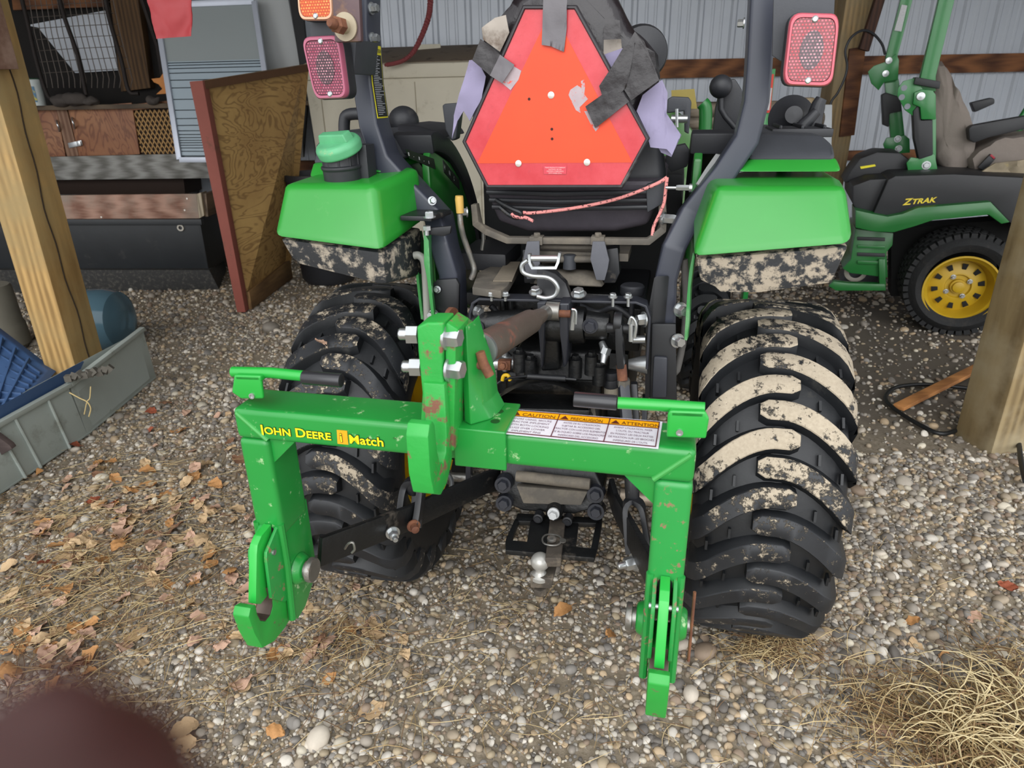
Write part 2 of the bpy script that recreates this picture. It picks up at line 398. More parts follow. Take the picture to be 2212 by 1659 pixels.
# left fender
a=[t(588,512,yb_),t(828,545,yb_),t(806,400,yr),t(612,397,yr)]
m=MB(); far=[V((-.645,-.05,1.235)),V((-.325,-.20,1.207)),V((-.325,-.20,1.345)),V((-.60,-.05,1.34))]
fr=[sh(p,0,.45,0) for p in far]; fr[1]=V((-.44,.2,1.25)); fr[2]=V((-.45,.2,1.34))
mid=[a[i].lerp(far[i],.55) for i in range(4)]; f5=[sh(far[0],0,.10,0),V((-.43,-.08,1.22)),V((-.44,-.08,1.345)),sh(far[3],0,.10,0)]
m.rings([a,mid,far,f5,fr]); m.build('fender',GF,TR,bev=.022,seg=4)
m=MB(); q=[t(664,384,-.24),t(830,372,-.24),t(818,344,-.2),t(674,352,-.2)]
m.prism(q,(0,.5,0)); m.build('fender_riser',GF,TR,bev=.012,seg=3)
m=MB(); q=[t(672,355,-.2),t(850,350,-.2),t(842,292,-.15),t(800,282,-.12),t(700,286,-.12),t(684,322,-.17)]
m.prism(q,(0,.5,0)); m.build('fender_console',PLG,TR,bev=.014,seg=3)
# muddy black lower guards
MUDG=mat('muddy_guard','2b2d30',.6,0,.2,20,('a89c8a',36,.47,.56),(60,.5,.003))
MUDL=mat('streaked_guard','2b2d30',.6,0,.2,20,('a79c8c',26,.50,.60),(60,.5,.003))
a=[t(1503,560,-.415),t(1835,531,-.415),t(1797,613,-.40),t(1640,634,-.40),t(1556,633,-.40),t(1545,622,-.40),t(1512,606,-.40)]
m=MB(); m.prism(a,(0,.38,.02)); lab(m.build('lower_guard',MUDG,TR,bev=.01,seg=2),'black guard splashed with pale dried mud')
a=[t(604,515,-.415),t(826,546,-.415),t(836,614,-.40),t(815,613,-.40),t(645,571,-.40),t(628,555,-.40)]
f2=[V((-.60,-.1,1.2)),V((-.325,-.22,1.2)),V((-.325,-.22,1.08)),V((-.35,-.22,1.07)),V((-.56,-.1,1.1)),V((-.58,-.1,1.13))]
m=MB(); m.hexa(a,f2); lab(m.build('lower_guard',MUDL,TR,bev=.01,seg=2),'black guard streaked with pale mud')
# fuel filler
m=MB(); c0=t(742,388,-.30); ax=V((-.02,-.06,1)).normalized()
m.lathe(c0+ax*-.03,ax,[(.046,0),(.046,.055),(.049,.058),(.049,.064),(.043,.066),(.042,.10),(.04,.11)],32)
for q in range(10):
    a_=q*.628; m.box(c0+V((.043*math.cos(a_),.043*math.sin(a_),.05)),(.006,.006,.04))
m.box(c0+V((.05,.03,.035)),(.03,.05,.09)); m.build('filler_neck',PL,TR,bev=.002)
m=MB(); ax=V((-.16,-.36,1)).normalized(); c1=t(734,322,-.31)
m.lathe(c1-ax*.012,ax,[(.047,0),(.054,.004),(.056,.022),(.052,.03),(.046,.034)],36)
r_=V((1,-.25,0)); r_=(r_-ax*r_.dot(ax)).normalized(); b_=ax.cross(r_)
q=[c1+ax*.02+r_*x+b_*y for x,y in((-.046,-.012),(.046,-.018),(.046,.014),(-.046,.012))]
m.hexa(q,[p_+ax*.02-(p_-c1-ax*.02)*.12 for p_ in q]); lab(m.build('fuel_cap',mat('faded_green_cap','5ba878',.5,0,.2,30,('b3ac7c',12,.62,.75)),TR,bev=.004,seg=3),'faded green fuel cap with a raised grip')
# inner fender panels with range lever labels
def innerpanel(x,s):
    ol=[(-.13,1.0),(-.13,1.36),(-.11,1.378),(-.08,1.375),(.05,1.335),(.15,1.27),(.24,1.17),(.30,1.05),(.32,.92),(.2,.86),(.0,.98),(-.12,1.02)]
    m=MB(); m.prism([(x,y,z) for y,z in ol],(-s*.02,0,0)); m.build('inner_fender',green('inner_fender_green','1d6a24'),TR,bev=.004)
    m=MB(); pth=smooth_path([(x-s*.045,-.12,1.395),(x-s*.045,-.08,1.40),(x-s*.045,.04,1.37),(x-s*.045,.17,1.285),(x-s*.045,.27,1.17),(x-s*.045,.33,1.04)],4)
    m.tube(pth,.01,sect=(.11,.05),up=(0,0,1)); return m.build('fender_rim',PL,TR,bev=.006)
rm=innerpanel(-.325,1); innerpanel(.345,-1)
WHT=mat('white_print','dfe2e2',.6,0,0)
def rimdecal(pts,x,nm): 
    m=MB(); m.prism([tx(a_,b_,x) for a_,b_ in pts],(.002,0,0)); return m.build(nm,mat('decal_black','141416',.35,0,0),TR)
xd=-.309
d=rimdecal(((876,322),(936,343),(940,366),(884,342)),xd,'lever_decal')
m=MB(); A_,B_,C_=tx(882,336,xd+.003),tx(936,358,xd+.003),tx(880,324,xd+.003); r_=(B_-A_).normalized(); u_=(C_-A_).normalized()
for i,tt in enumerate(('III','-','III','-','II')): m=MB(); text_into(m,tt,A_+(B_-A_)*(i/5.),r_,u_,.012,lift=-.0); m.build('decal_mark',WHT,d)
d=rimdecal(((956,345),(990,388),(992,410),(958,372)),xd,'range_decal')
m=MB(); A_,B_,C_=tx(959,364,xd+.003),tx(990,400,xd+.003),tx(959,350,xd+.003); r_=(B_-A_).normalized(); u_=(C_-A_).normalized()
for i,tt in enumerate(('H','N','L')): m=MB(); text_into(m,tt,A_+(B_-A_)*(i/3.),r_,u_,.016,lift=0); m.build('decal_letter',WHT,d)
# dash cowl over left rim and lever knobs
m=MB(); q=[t(855,290,-.02),t(950,300,-.02),t(940,283,0),t(905,272,.02),t(858,268,.02)]; m.prism(q,(0,.25,0)); m.build('cowl',PL,TR,bev=.01,seg=3)
m=MB(); c=t(872,262,.12); m.ball(c,.045,(1,1,.95)); m.cyl(c+V((0,0,-.12)),c,.016); m.build('lever_knob',PL,TR)
m=MB(); m.tube(smooth_path([t(744,300,.05),t(744,262,.05),t(752,248,.05),t(785,246,.05),t(812,252,.05),t(815,300,.05)],4),.0165,12); m.build('grab_handle',PL,TR)
m=MB(); c=t(1708,256,.18); m.lathe(c,(0,-.9,.2),[(.0,-.03),(.045,-.025),(.058,0),(.058,.01),(.03,.035),(.022,.05),(0,.052)],32); m.cyl(c+V((0,0,-.16)),c,.02); m.build('work_lamp',PL,TR)
m=MB(); m.tube([t(1750,300,.12),t(1757,262,.12),t(1768,225,.12),t(1775,212,.12)],[.026,.022,.017,.014],12); m.tube([t(1720,300,.10),t(1738,268,.10),t(1765,240,.10)],[.02,.017,.012],12); m.build('grab_handle',PL,TR,bev=.002)
m=MB(); c=t(1557,187,.3); m.ball(c,.032); m.tube([c,t(1557,235,.3),t(1567,252,.3),t(1600,290,.3)],.008); lab(m.build('loader_lever',PL,TR),'loader lever with a round black knob')
m=MB(); q=[t(1538,300,.34),t(1545,235,.34),t(1560,175,.34),t(1588,170,.34),t(1604,196,.34),t(1608,300,.34)]; m.prism(q,(0,.04,0)); m.build('lever_console',PL,TR,bev=.006)
# ---------- roll bar ----------
m=MB(); pl=[t(781,-220,-.2),t(783,60,-.2),t(792,180,-.2),t(806,270,-.2),t(830,345,-.2),t(880,400,-.2),t(946,470,-.2),t(968,525,-.2),t(985,580,-.2),t(990,690,-.2),t(990,800,-.2)]
for i in range(len(pl)): pl[i].y=-.19-(.04 if i>6 else 0)
m.tube(pl,.01,sect=(.050,.085),up=(0,1,0)); lab(m.build('roll_bar_post',BKR,TR,bev=.008,seg=3),'left roll bar post with rust streaks and a caution sticker')
m=MB(); pr_=[t(1652,-220,-.2),t(1647,0,-.2),t(1638,150,-.2),t(1632,220,-.2),t(1612,300,-.2),t(1566,370,-.2),t(1490,465,-.2),t(1455,530,-.2),t(1440,590,-.2),t(1437,700,-.2),t(1436,860,-.2)]
for i in range(len(pr_)): pr_[i].y=-.19-(.04 if i>6 else 0)
m.tube(pr_,.01,sect=(.052,.085),up=(0,1,0)); m.build('roll_bar_post',BKR,TR,bev=.008,seg=3)
# slots and bolts on left post inner face
xi=pl[1].x+.026
# caution sticker
k1=mat('sticker_yellow','d9cf26',.4,0,.05); k2=mat('sticker_black','17181c',.35,0,0)
def stick(pts,off,mt,nm,par=TR,th=.001):
    m=MB(); m.prism(pts,off); return m.build(nm,mt,par)
def on_post(px,py): # point on inner side face, following the post
    for i in range(1,5):
        if py<=[60,180,270,345][i-1]: break
    lo=[-220,60,180,270,345]; f=(py-lo[i-1])/(lo[i]-lo[i-1]); c=pl[i-1].lerp(pl[i],f); return c
def strip(y0,y1,py0,py1,lift):
    out=[]
    n=8
    for j in range(n+1):
        c=on_post(0,py0+(py1-py0)*j/n); out.append((V((c.x+.025+lift,y0,c.z)),V((c.x+.025+lift,y1,c.z))))
    return out
def stripmesh(m,y0,y1,p0,p1,lift):
    s=strip(y0,y1,p0,p1,lift); m.rings([[a_,b_,b_+V((-.003,0,0)),a_+V((-.003,0,0))] for a_,b_ in s])
m=MB(); stripmesh(m,-.225,-.16,98,255,.0012); dk=m.build('caution_sticker',k1,TR)
m=MB(); stripmesh(m,-.222,-.163,118,252,.0018); 
c=on_post(0,114); m.prism([V((c.x+.0275,-.222+a_,c.z+b_)) for a_,b_ in((0,0),(.013,0),(.0065,.014))],(.0004,0,0))
m.build('sticker_panel',k2,dk)
m=MB(); text_into(m,'CAUTION',V((c.x+.0275,-.206,c.z+.001)),(0,1,0),(0,0,1),.0115,bold=.02,lift=.0006,wide=.8); m.build('sticker_heading',k2,dk)
m=MB()
for j in range(34):
    c=on_post(0,122+j*3.8); L=random.uniform(.025,.054)
    m.prism([V((c.x+.0278,-.219+a_,c.z+b_)) for a_,b_ in((0,0),(L,0),(L,.0016),(0,.0016))],(.0004,0,0))
m.build('sticker_print',mat('sticker_print','a8aab0',.5,0,0),dk)
def boltset(lst,nm='bolt',mt=None):
    for p,ax,r,h in lst:
        m=MB(); m.bolt(p,ax,r,h,nut=h>.02); m.build(nm,mt or CHR,TR,ang=30)
c1_,c2_=on_post(0,18),on_post(0,84)
boltset([(V((c1_.x+.026,-.21,c1_.z)),(1,-.2,0),.010,.016),(V((c2_.x+.026,-.21,c2_.z)),(1,-.2,0),.010,.016),
 (t(933,434,-.245),(.5,-.8,.2),.008,.014),(t(1608,50,-.19),(-1,0,0),.008,.012),(t(928,470,-.33),(0,0,1),.011,.012),(t(1495,406,-.22),(-1,0,0),.007,.03)])
# bracket on left post
m=MB(); q=[tz(900,475,1.235),tz(964,475,1.235),tz(978,492,1.235),tz(900,495,1.235)]
q=[V((-.335,-.33,1.235)),V((-.255,-.33,1.235)),V((-.24,-.22,1.235)),V((-.335,-.22,1.235))]
m.prism(q,(0,0,.012)); m.prism([t(912,494,-.335),t(975,488,-.335),t(972,505,-.335),t(958,511,-.335),t(920,507,-.335)],(0,.012,0)); m.build('post_bracket',BK,TR,bev=.003)
m=MB(); m.cyl(t(922,494,-.34),t(922,508,-.34),.006); m.lathe(t(922,488,-.34),(0,0,-1),[(.010,0),(.010,.01)],6); m.build('bracket_bolt',CHR,TR)
# thin green flanges beside the posts
for pts,x in (([tx(912,498,-.33),tx(925,570,-.33),tx(924,600,-.33),tx(934,700,-.33),tx(915,690,-.33),tx(900,560,-.33),tx(898,500,-.33)],-1),):
    m=MB(); m.prism(pts,(-.008,0,0)); m.build('fender_flange',green('flange_green','3a8a48',('8fae8c',8,.55,.8)),TR,bev=.002)
q=[t(915,500,-.33),t(926,520,-.33),t(930,600,-.33),t(940,700,-.33),t(934,702,-.33),t(922,600,-.33),t(916,570,-.33)]
m=MB(); m.prism(q,(-.02,.08,0)); m.build('fender_flange',green('flange_green','3a8a48',('8fae8c',8,.55,.8)),TR,bev=.001)
q=[t(1497,545,-.34),t(1501,555,-.34),t(1492,620,-.34),t(1488,700,-.34),t(1484,736,-.34),t(1478,734,-.34),t(1484,640,-.34),t(1488,590,-.34)]
m=MB(); m.prism(q,(.004,.03,0)); m.build('fender_flange',green('flange_green','3a8a48',('8fae8c',8,.55,.8)),TR,bev=.001)
m=MB(); m.tube(smooth_path([t(895,552,-.28),t(905,552,-.28),t(916,565,-.28),t(920,610,-.28),t(924,700,-.28)],4),.010,10); m.build('breather_pipe',mat('pale_pipe','8f8f88',.5),TR)
m=MB(); m.tube(smooth_path([t(1478,560,-.25),t(1482,640,-.25),t(1478,720,-.25),t(1462,800,-.28),t(1455,795,-.28)],4),.009,10); m.build('wiring_loom',mat('loom_grey','4c4a47',.8,0,.3,60),TR)
# gussets at foot of posts
m=MB(); m.prism([t(943,605,-.29),t(985,602,-.29),t(992,615,-.29),t(990,690,-.29),t(950,695,-.29),t(936,680,-.29),t(936,612,-.29)],(0,.012,0)); m.build('post_foot_plate',BK,TR,bev=.003)
m=MB(); m.prism([t(1412,600,-.29),t(1418,596,-.29),t(1410,690,-.29),t(1406,860,-.29),t(1392,860,-.29),t(1394,700,-.29)],(.03,.012,0)); m.prism([t(1408,700,-.30),t(1460,700,-.30),t(1462,870,-.30),t(1404,870,-.30)],(0,.012,0)); m.build('post_foot_plate',BK,TR,bev=.003)
m=MB(); m.prism([t(1412,770,-.312),t(1442,772,-.312),t(1440,860,-.312),t(1408,860,-.312)],(0,.012,0)); m.build('foot_slot_cover',BKF,TR,bev=.006)
boltset([(t(945,625,-.295),(0,-1,.1),.007,.01),(t(938,680,-.295),(-.3,-1,.1),.011,.016),(t(1468,668,-.3),(.6,-1,0),.013,.02),(t(1462,735,-.3),(.6,-1,0),.013,.018)])
# ---------- lamps ----------
LENS=N('red_lens'); 
def lensmat(nm,col,dark,hi,bulb):
    k=N(nm); co=k.co((1,1,1)); br=k.n('ShaderNodeTexBrick'); br.offset=.5; br.squash=1; br.inputs['Scale'].default_value=1; br.inputs['Brick Width'].default_value=.006; br.inputs['Row Height'].default_value=.0055; br.inputs['Mortar Size'].default_value=.0013
    cc=k.co((1,1,1),(math.radians(90),0,0)); k.l(cc,br.inputs['Vector']); br.inputs['Color1'].default_value=lin(col); br.inputs['Color2'].default_value=lin(hi); br.inputs['Mortar'].default_value=lin(dark)
    k.base(br.outputs[0]); k.b.inputs['Roughness'].default_value=.15; k.b.inputs['Coat Weight'].default_value=.4; k.bump(br.outputs['Fac'],.8,.002); return k.m
RL=lensmat('red_lens_ribbed','bc1c30','70101c','dc6070',0); OL=lensmat('orange_lens_ribbed','f06a1c','b8400c','ffa050',0); BL=lensmat('bulb_glass_grid','5a2a38','2a0c18','c48a94',0)
RL2=lensmat('purplish_lens_ribbed','9c2848','5c1830','c06a80',0); FR2=mat('lens_frame_mauve','a45a70',.25,0,.1); FR=mat('lens_frame_pink','c45a68',.25,0,.1); FO=mat('lens_frame_orange','d8a888',.3,0,.1)
def lamp(c4,y,name,lens,frame,lb,bulb=True,par=TR):
    P=[t(px,py,y) for px,py in c4]; c=sum(P,V())/4
    def rr(sc,dy,n=6,rad=.18):
        out=[]
        for i in range(4):
            a=P[i]; b=P[(i+1)%4]; z=P[(i-1)%4]
            p0=a.lerp(z,rad); p1=a.lerp(b,rad*1.3)
            for k_ in range(n): 
                u=k_/(n-1); q=p0*(1-u)**2+a*2*u*(1-u)+p1*u*u; out.append(c+(q-c)*sc+V((0,dy,0)))
        return out
    m=MB(); m.rings([rr(1.02,.05),rr(1.03,.012)]); base=lab(m.build(name,PL,par,bev=.003),lb)
    m=MB(); m.rings([rr(1,.012),rr(1.0,-.002),rr(.96,-.006),rr(.88,-.006),rr(.87,.002)],cap=False); m.build('lens_frame',frame,base)
    m=MB(); m.rings([rr(.87,.002),rr(.86,-.004)]); m.build('lens',lens,base)
    if bulb:
        m=MB(); ww=(P[1]-P[0]).length*.24; hh=(P[3]-P[0]).length*.27
        m.rings([[c+V((ww*math.cos(a_),-.0045-d_,hh*math.sin(a_))) for a_ in [j*math.pi/12 for j in range(24)]] for d_ in (0,.0006)]); m.build('bulb_window',BL,base)
    for f_ in (.08,.92):
        p=P[0].lerp(P[3],f_).lerp(P[1].lerp(P[2],f_),.5); m=MB(); m.lathe(p+V((0,-.004,0)),(0,-1,0),[(.006,0),(.006,.002),(.004,.004)],14); m.build('lens_screw',CHR,base)
    return base
lamp([(1708,27),(1815,30),(1797,188),(1690,184)],-.40,'tail_lamp',RL,FR,'upright red tail lamp, bright, on the right roll bar')
lamp([(652,80),(734,76),(752,212),(682,215)],-.40,'tail_lamp',RL2,FR2,'weathered purplish red tail lamp on the left roll bar')
lamp([(640,-70),(716,-72),(722,44),(648,44)],-.40,'flasher_lamp',OL,FO,'amber flasher lamp at the top edge',False)
m=MB(); m.prism([t(1672,-60,-.345),t(1806,-60,-.345),t(1798,130,-.345),t(1686,132,-.345),t(1668,120,-.345)],(0,.006,0)); m.build('lamp_bracket',PLG,TR,bev=.002)
m=MB(); m.prism([t(668,20,-.36),t(735,20,-.36),t(740,95,-.36),t(672,95,-.36)],(0,.006,0)); m.prism([t(740,85,-.35),t(770,85,-.35),t(764,160,-.35),t(748,160,-.35)],(0,.12,0)); m.build('lamp_bracket',PLG,TR,bev=.002)
m=MB(); m.prism([t(712,-90,-.43),t(772,-90,-.43),t(780,90,-.43),t(722,92,-.43)],(0,.016,0)); lab(m.build('pivot_plate',mat('rusty_plate','5d4c4e',.55,.4,.3,20,('8a6a50',14,.5,.68)),TR,bev=.005),'rusty steel plate carrying the top bolt')
p=t(747,58,-.43); m=MB(); m.lathe(p,(-.1,-1,0),[(.027,0),(.027,.004),(.014,.005),(.013,.02),(.013,.021)],28); lab(m.build('washer',mat('pale_washer','a89c86',.6,.4,.2,30),TR),'large pale washer')
m=MB(); q=p+V((0,-.02,0)); m.lathe(q,(-.25,-1,.1),[(.017,0),(.017,.016),(.013,.02)],6); m.lathe(q+V((-.005,-.02,.002)),(-.25,-1,.1),[(.010,0),(.011,.008),(.007,.016)],14); lab(m.build('acorn_nut',RST,TR),'rusty nut and bolt end')
# ---------- bonnet, seen past the seat ----------
m=MB(); r0=[(-.26,.9),(-.27,1.30),(-.22,1.42),(0,1.47),(.22,1.42),(.30,1.30),(.30,.9)]
m.rings([[V((x*1.15+.05,.95,z+.02)) for x,z in r0],[V((x*1.1+.05,1.4,z)) for x,z in r0],[V((x*.95+.05,2.0,z-.05)) for x,z in r0],[V((x*.8+.05,2.2,z*.9)) for x,z in r0]]); m.build('bonnet',green('bonnet_green','4a7a3c',('9aa88c',6,.5,.8)),TR,bev=.02)
m=MB(); m.prism([t(1450,195,.9),t(1500,192,.9),t(1506,235,.9),t(1452,235,.9)],(0,.02,0)); m.build('bonnet_band',mat('dull_yellow_band','8a7a34',.5),TR)
m=MB(); q=[t(1440,245,.8),t(1442,214,.8),t(1452,208,.8),t(1488,210,.8),t(1494,220,.8),t(1488,290,.8),t(1478,285,.8),t(1478,240,.8)]; m.prism(q,(0,.04,0)); m.build('seat_belt_anchor',PLG,TR,bev=.006,seg=3)
m=MB(); m.cyl(t(1450,257,.76),t(1485,257,.76),.014); m.cyl(t(1462,235,.75),t(1462,275,.75),.006); m.build('anchor_bolt',CHR,TR)
m=MB(); q=smooth_path([t(1517,222,1.0),t(1524,235,1.0),t(1522,290,1.0),t(1514,312,1.0),t(1506,300,1.0)],4); m.tube(q,.025,14); m.build('grille_guard',GD,TR)
m=MB(); q=[t(955,228,.0),t(960,224,0),t(988,222,0),t(992,240,0),t(985,300,0),t(975,305,0),t(962,280,0),t(958,250,0)]; m.prism(q,(0,.04,0)); m.build('seat_belt_anchor',PLG,TR,bev=.006,seg=3)
# ---------- seat ----------
m=MB(); a=[t(1040,392,-.17),t(1442,392,-.17),t(1400,488,-.13),t(1330,502,-.12),t(1140,503,-.12),t(1075,480,-.13)]
m.prism(a,(0,.40,.03)); m.build('seat_pan',mat('dusty_black_seat','49444b',.6,0,.25,40,('6f6a6a',9,.62,.85),(120,.3,.002)),TR,bev=.02,seg=3)
for i,py in enumerate((415,432,447)):
    m=MB(); m.tube([t(1052+i*6,py,-.172),t(1200,py+4,-.19),t(1425-i*6,py,-.172)],.006,8); m.build('seat_ridge',PL,TR)
m=MB(); a=[t(1040,400,-.13),t(1440,400,-.13),t(1410,150,-.08),t(1330,20,-.05),t(1230,-20,-.04),t(1130,20,-.05),t(1040,170,-.08)]; m.prism(a,(0,.10,0)); m.build('seat_backrest',PL,TR,bev=.03,seg=4)
m=MB(); m.prism([t(1395,400,-.185),t(1438,385,-.185),t(1432,440,-.18),t(1398,460,-.18)],(0,.03,0)); m.build('seat_side_cover',PLG,TR,bev=.004)
m=MB(); m.tube([t(1026,440,-.16),t(1032,485,-.16),t(1055,500,-.2),t(1098,518,-.21),t(1400,521,-.21),t(1428,500,-.2),t(1432,480,-.16),t(1430,400,-.16)],.01,sect=(.016,.026),up=(0,1,0)); m.build('seat_frame',DUST,TR,bev=.003)
boltset([(t(1010,458,-.18),(-1,-.4,0),.010,.016),(t(1430,472,-.18),(1,-.3,0),.012,.03)])
m=MB(); m.box((.075,-.12,1.13),(.26,.12,.02)); m.tube([t(1168,533,-.19),t(1285,535,-.19)],.006); m.tube([t(1130,560,-.19),t(1320,560,-.19)],.009); m.box(t(1225,598,-.12)+V((0,.05,0)),(.19,.16,.03)); m.build('suspension_base',DUST,TR,bev=.005)
for a,b in((1128,1160),(1300,1335)):
    m=MB(); m.prism([t(a,540,-.2),t(b,535,-.2),t(b+4,590,-.2),t(b-6,612,-.2),t(a+4,612,-.2)],(0,.05,0)); m.build('suspension_arm',BK,TR,bev=.004)
m=MB(); m.lathe(t(1230,580,-.19),(0,0,1),[(.017,0),(.0155,.035),(.013,.036),(.006,.037)],24); m.build('rubber_bumper',PLG,TR)
m=MB(); c=t(1232,583,-.17); m.rings([[c+V((x*s_,-.0+.05*y*s_,z)) for x,y in((-.09,-1),(.09,-1),(.1,1),(-.1,1))] for s_,z in((1,-.03),(.9,-.015),(.4,-.002))]); m.build('bumper_saddle',DUST,TR,bev=.01,seg=3)
STR=mat('grey_webbing','5b5c62',.8,0,.1,60,('77726a',9,.6,.8),(300,.4,.001))
for q in ([(1138,522),(1165,521),(1166,570),(1160,602),(1138,603),(1130,560)],[(1280,522),(1306,522),(1316,562),(1313,580),(1306,606),(1288,605),(1275,560)]):
    m=MB(); m.prism([t(a,b,-.235) for a,b in q],(0,.006,0)); m.build('tether_strap',STR,TR,bev=.002)
for px in(1160,1292):
    m=MB(); m.box(t(px,518,-.215),(.032,.03,.02)); m.bolt(t(px,511,-.22),(0,0,1),.009,.008); m.build('strap_clamp',DUST,TR,bev=.003)
# floor tray and ledge
m=MB(); z=1.075; q=[tz(1020,620,z),tz(1082,628,z),tz(1096,618,z),tz(1122,575,z),tz(1090,560,z),tz(1045,582,z),tz(1032,588,z)]; m.prism(q,(0,0,-.02)); m.build('floor_ledge',DUST,TR,bev=.003)
m=MB(); q=[tz(1065,606,z+.004),tz(1106,606,z+.004),tz(1124,565,z+.004),tz(1092,565,z+.004)]; m.prism(q,(0,0,-.003)); m.build('grip_pad',mat('dirty_grip_pad','7c7263',.9,0,.2,40),TR)
m=MB(); m.box(t(1060,550,0),(.14,.2,.05)); m.box((0,.15,.98),(.5,.5,.04)); m.build('floor_pan',PL,TR,bev=.01)
# long lever with wooden-yellow grip
m=MB(); m.tube(smooth_path([t(993,462,-.26),t(996,490,-.26),t(1004,520,-.25),t(1020,565,-.24),t(1024,585,-.24),t(1018,603,-.24)],5),.0072,10); lv=m.build('draft_lever',STL,TR)
m=MB(); m.tube([t(992,423,-.26),t(992,430,-.26),t(994,460,-.26)],[.0095,.0105,.0095],16); lab(m.build('lever_grip',mat('tan_grip','c09a4c',.5,0,.15,20),lv),'tan yellow grip')
m=MB(); m.tube([t(1043,495,-.15),t(1044,520,-.15),t(1041,540,-.15)],.005,8); m.build('short_lever',STL,TR)
m=MB(); m.tube([t(1497,345,.1),t(1494,400,.05)],.004,8); m.prism([t(1440,320,.1),t(1480,312,.1),t(1492,330,.1),t(1484,360,.1),t(1450,372,.1),t(1438,355,.1)],(0,.06,0)); m.build('belt_buckle',PL,TR,bev=.005)
m=MB(); m.tube([t(1558,325,-.10),t(1530,365,-.14),t(1508,400,-.18)],.01,sect=(.012,.004),up=(0,1,0)); m.build('lever_blade',mat('pale_strip','a0a2a0',.5),TR)
m=MB(); m.box((.02,.50,1.08),(.62,.5,.42)); m.build('operator_platform',mat('platform_black','18191b',.7,0,.2,12),TR,bev=.02)
# ---------- crossbar and rear frame ----------
m=MB(); y=-.30; m.tube([t(1022,760,y),t(1020,672,y),t(1026,650,y),t(1040,641,y),t(1375,648,y),t(1396,656,y),t(1404,680,y),t(1398,790,y)],.01,sect=(.006,.05),up=(0,1,0)); m.build('rear_crossbar',BKF,TR,bev=.0015)
m=MB(); m.prism([t(1158,650,-.31),t(1236,650,-.31),t(1222,612,-.29),t(1200,590,-.27),t(1160,575,-.26)],(0,.03,0)); m.build('hook_bracket',BK,TR,bev=.004)
m=MB(); m.tube(smooth_path([t(1140,562,-.335),t(1128,572,-.335),t(1130,588,-.335),t(1150,596,-.335),t(1185,600,-.335),t(1204,618,-.335),t(1200,637,-.335),t(1180,644,-.335),t(1160,640,-.335)],6),.0058,12); lab(m.build('hitch_pin_hook',CHR,TR),'bent bright steel S-shaped rod')
m=MB(); m.tube([t(1148,558,-.33),t(1205,558,-.33)],.0075,14); m.tube([t(1144,548,-.33),t(1146,568,-.33),t(1152,578,-.335),t(1200,578,-.335),t(1206,566,-.33),t(1210,545,-.33)],.01,sect=(.006,.016),up=(0,1,0)); m.build('hook_clevis',CHR,TR)
boltset([(t(1250,636,-.315),(0,-.3,1),.014,.012),(t(1157,632,-.315),(0,-.3,1),.012,.012)])
for px in(1324,1357,1062,1092):
    m=MB(); d_=0 if px>1200 else 4; m.bolt(t(px,642-d_,-.325),(0,-.1,1),.008,.008); m.cyl(t(px,642,-.325),t(px,662 if px>1200 else 650,-.325),.004,seg=10); m.build('crossbar_bolt',CHR,TR)
m=MB(); c=t(1366,625,-.22); m.lathe(c,(0,0,1),[(.028,-.012),(.03,-.008),(.03,.008),(.026,.012)],40); m.cyl(c,c+V((0,0,-.13)),.008,seg=12); m.build('hand_knob',PL,TR)
m=MB(); m.box(t(1140,665,-.12),(.14,.12,.1)); m.box(t(1290,655,-.12),(.1,.1,.08)); m.box(t(1345,700,-.1),(.1,.1,.12)); 
for px in(1085,1102): m.cyl(t(px,640,-.2),t(px+6,720,-.2),.008)
m.build('valve_block',BKC,TR,bev=.006)
# hydraulic hoses
for pts in ([(1060,660),(1100,700),(1150,690),(1200,660)],[(1250,660),(1290,675),(1330,665),(1380,700)],[(1040,700),(1060,740),(1100,770),(1110,800)]):
    m=MB(); m.tube(smooth_path([t(a,b,-.2+random.uniform(-.05,.02)) for a,b in pts],5),.008,10); m.build('hydraulic_hose',PL,TR)
# ---------- rockshaft and lift arms ----------
y=-.30
m=MB(); m.tube([t(1000,703,y),t(1020,702,y),t(1022,700,y),t(1150,694,y)],[.026,.027,.031,.033],28); m.build('rockshaft',BKC,TR)
m=MB(); m.tube([t(1180,700,y),t(1265,702,y)],[.045,.045],28); m.tube([t(1266,702,-.31),t(1316,706,-.31)],[.036,.032],12); m.build('rockshaft_housing',BKC,TR,bev=.005)
boltset([(t(1030,706,-.335),(0,-1,0),.014,.016),(t(1275,704,-.345),(0,-1,0),.014,.012)],mt=BKF)
m=MB(); m.lathe(t(975,690,-.36),(1,-.2,0),[(.006,-.006),(.03,-.006),(.03,.006),(.006,.006)],28); m.tube([t(958,690,-.36),t(998,696,-.36)],.009,14); m.build('lift_arm_pin',RST,TR)
m=MB(); m.tube([t(1338,695,-.34),t(1339,740,-.34),t(1342,790,-.34)],.01,sect=(.018,.05),up=(0,1,0)); m.tube([t(1310,708,-.34),t(1378,712,-.34)],.012,16); m.lathe(t(1335,697,-.34),(1,0,0),[(.026,-.010),(.026,.010)],24); m.build('lift_arm',BK,TR,bev=.004)
m=MB(); m.tube([t(1366,700,-.37),t(1370,688,-.37)],.010); m.tube(smooth_path([t(1358,700,-.38),t(1364,685,-.38),t(1374,700,-.38),t(1371,730,-.38)],4),.0035,8); m.tube([t(1363,700,-.375),t(1363,737,-.375)],.006,10); m.build('linch_pin',CHR,TR)
m=MB(); m.tube([t(1240,672,-.40),t(1236,712,-.40)],.0055,10); m.tube(smooth_path([t(1235,668,-.41),t(1244,672,-.41),t(1244,700,-.41)],4),.003,8); m.build('linch_pin',CHR,TR)
m=MB(); m.tube([t(1394,733,-.30),t(1366,733,-.30)],.010); m.tube([t(1398,787,-.30),t(1358,787,-.30)],[.024,.013],20); m.build('pivot_spacer',CHR,TR)
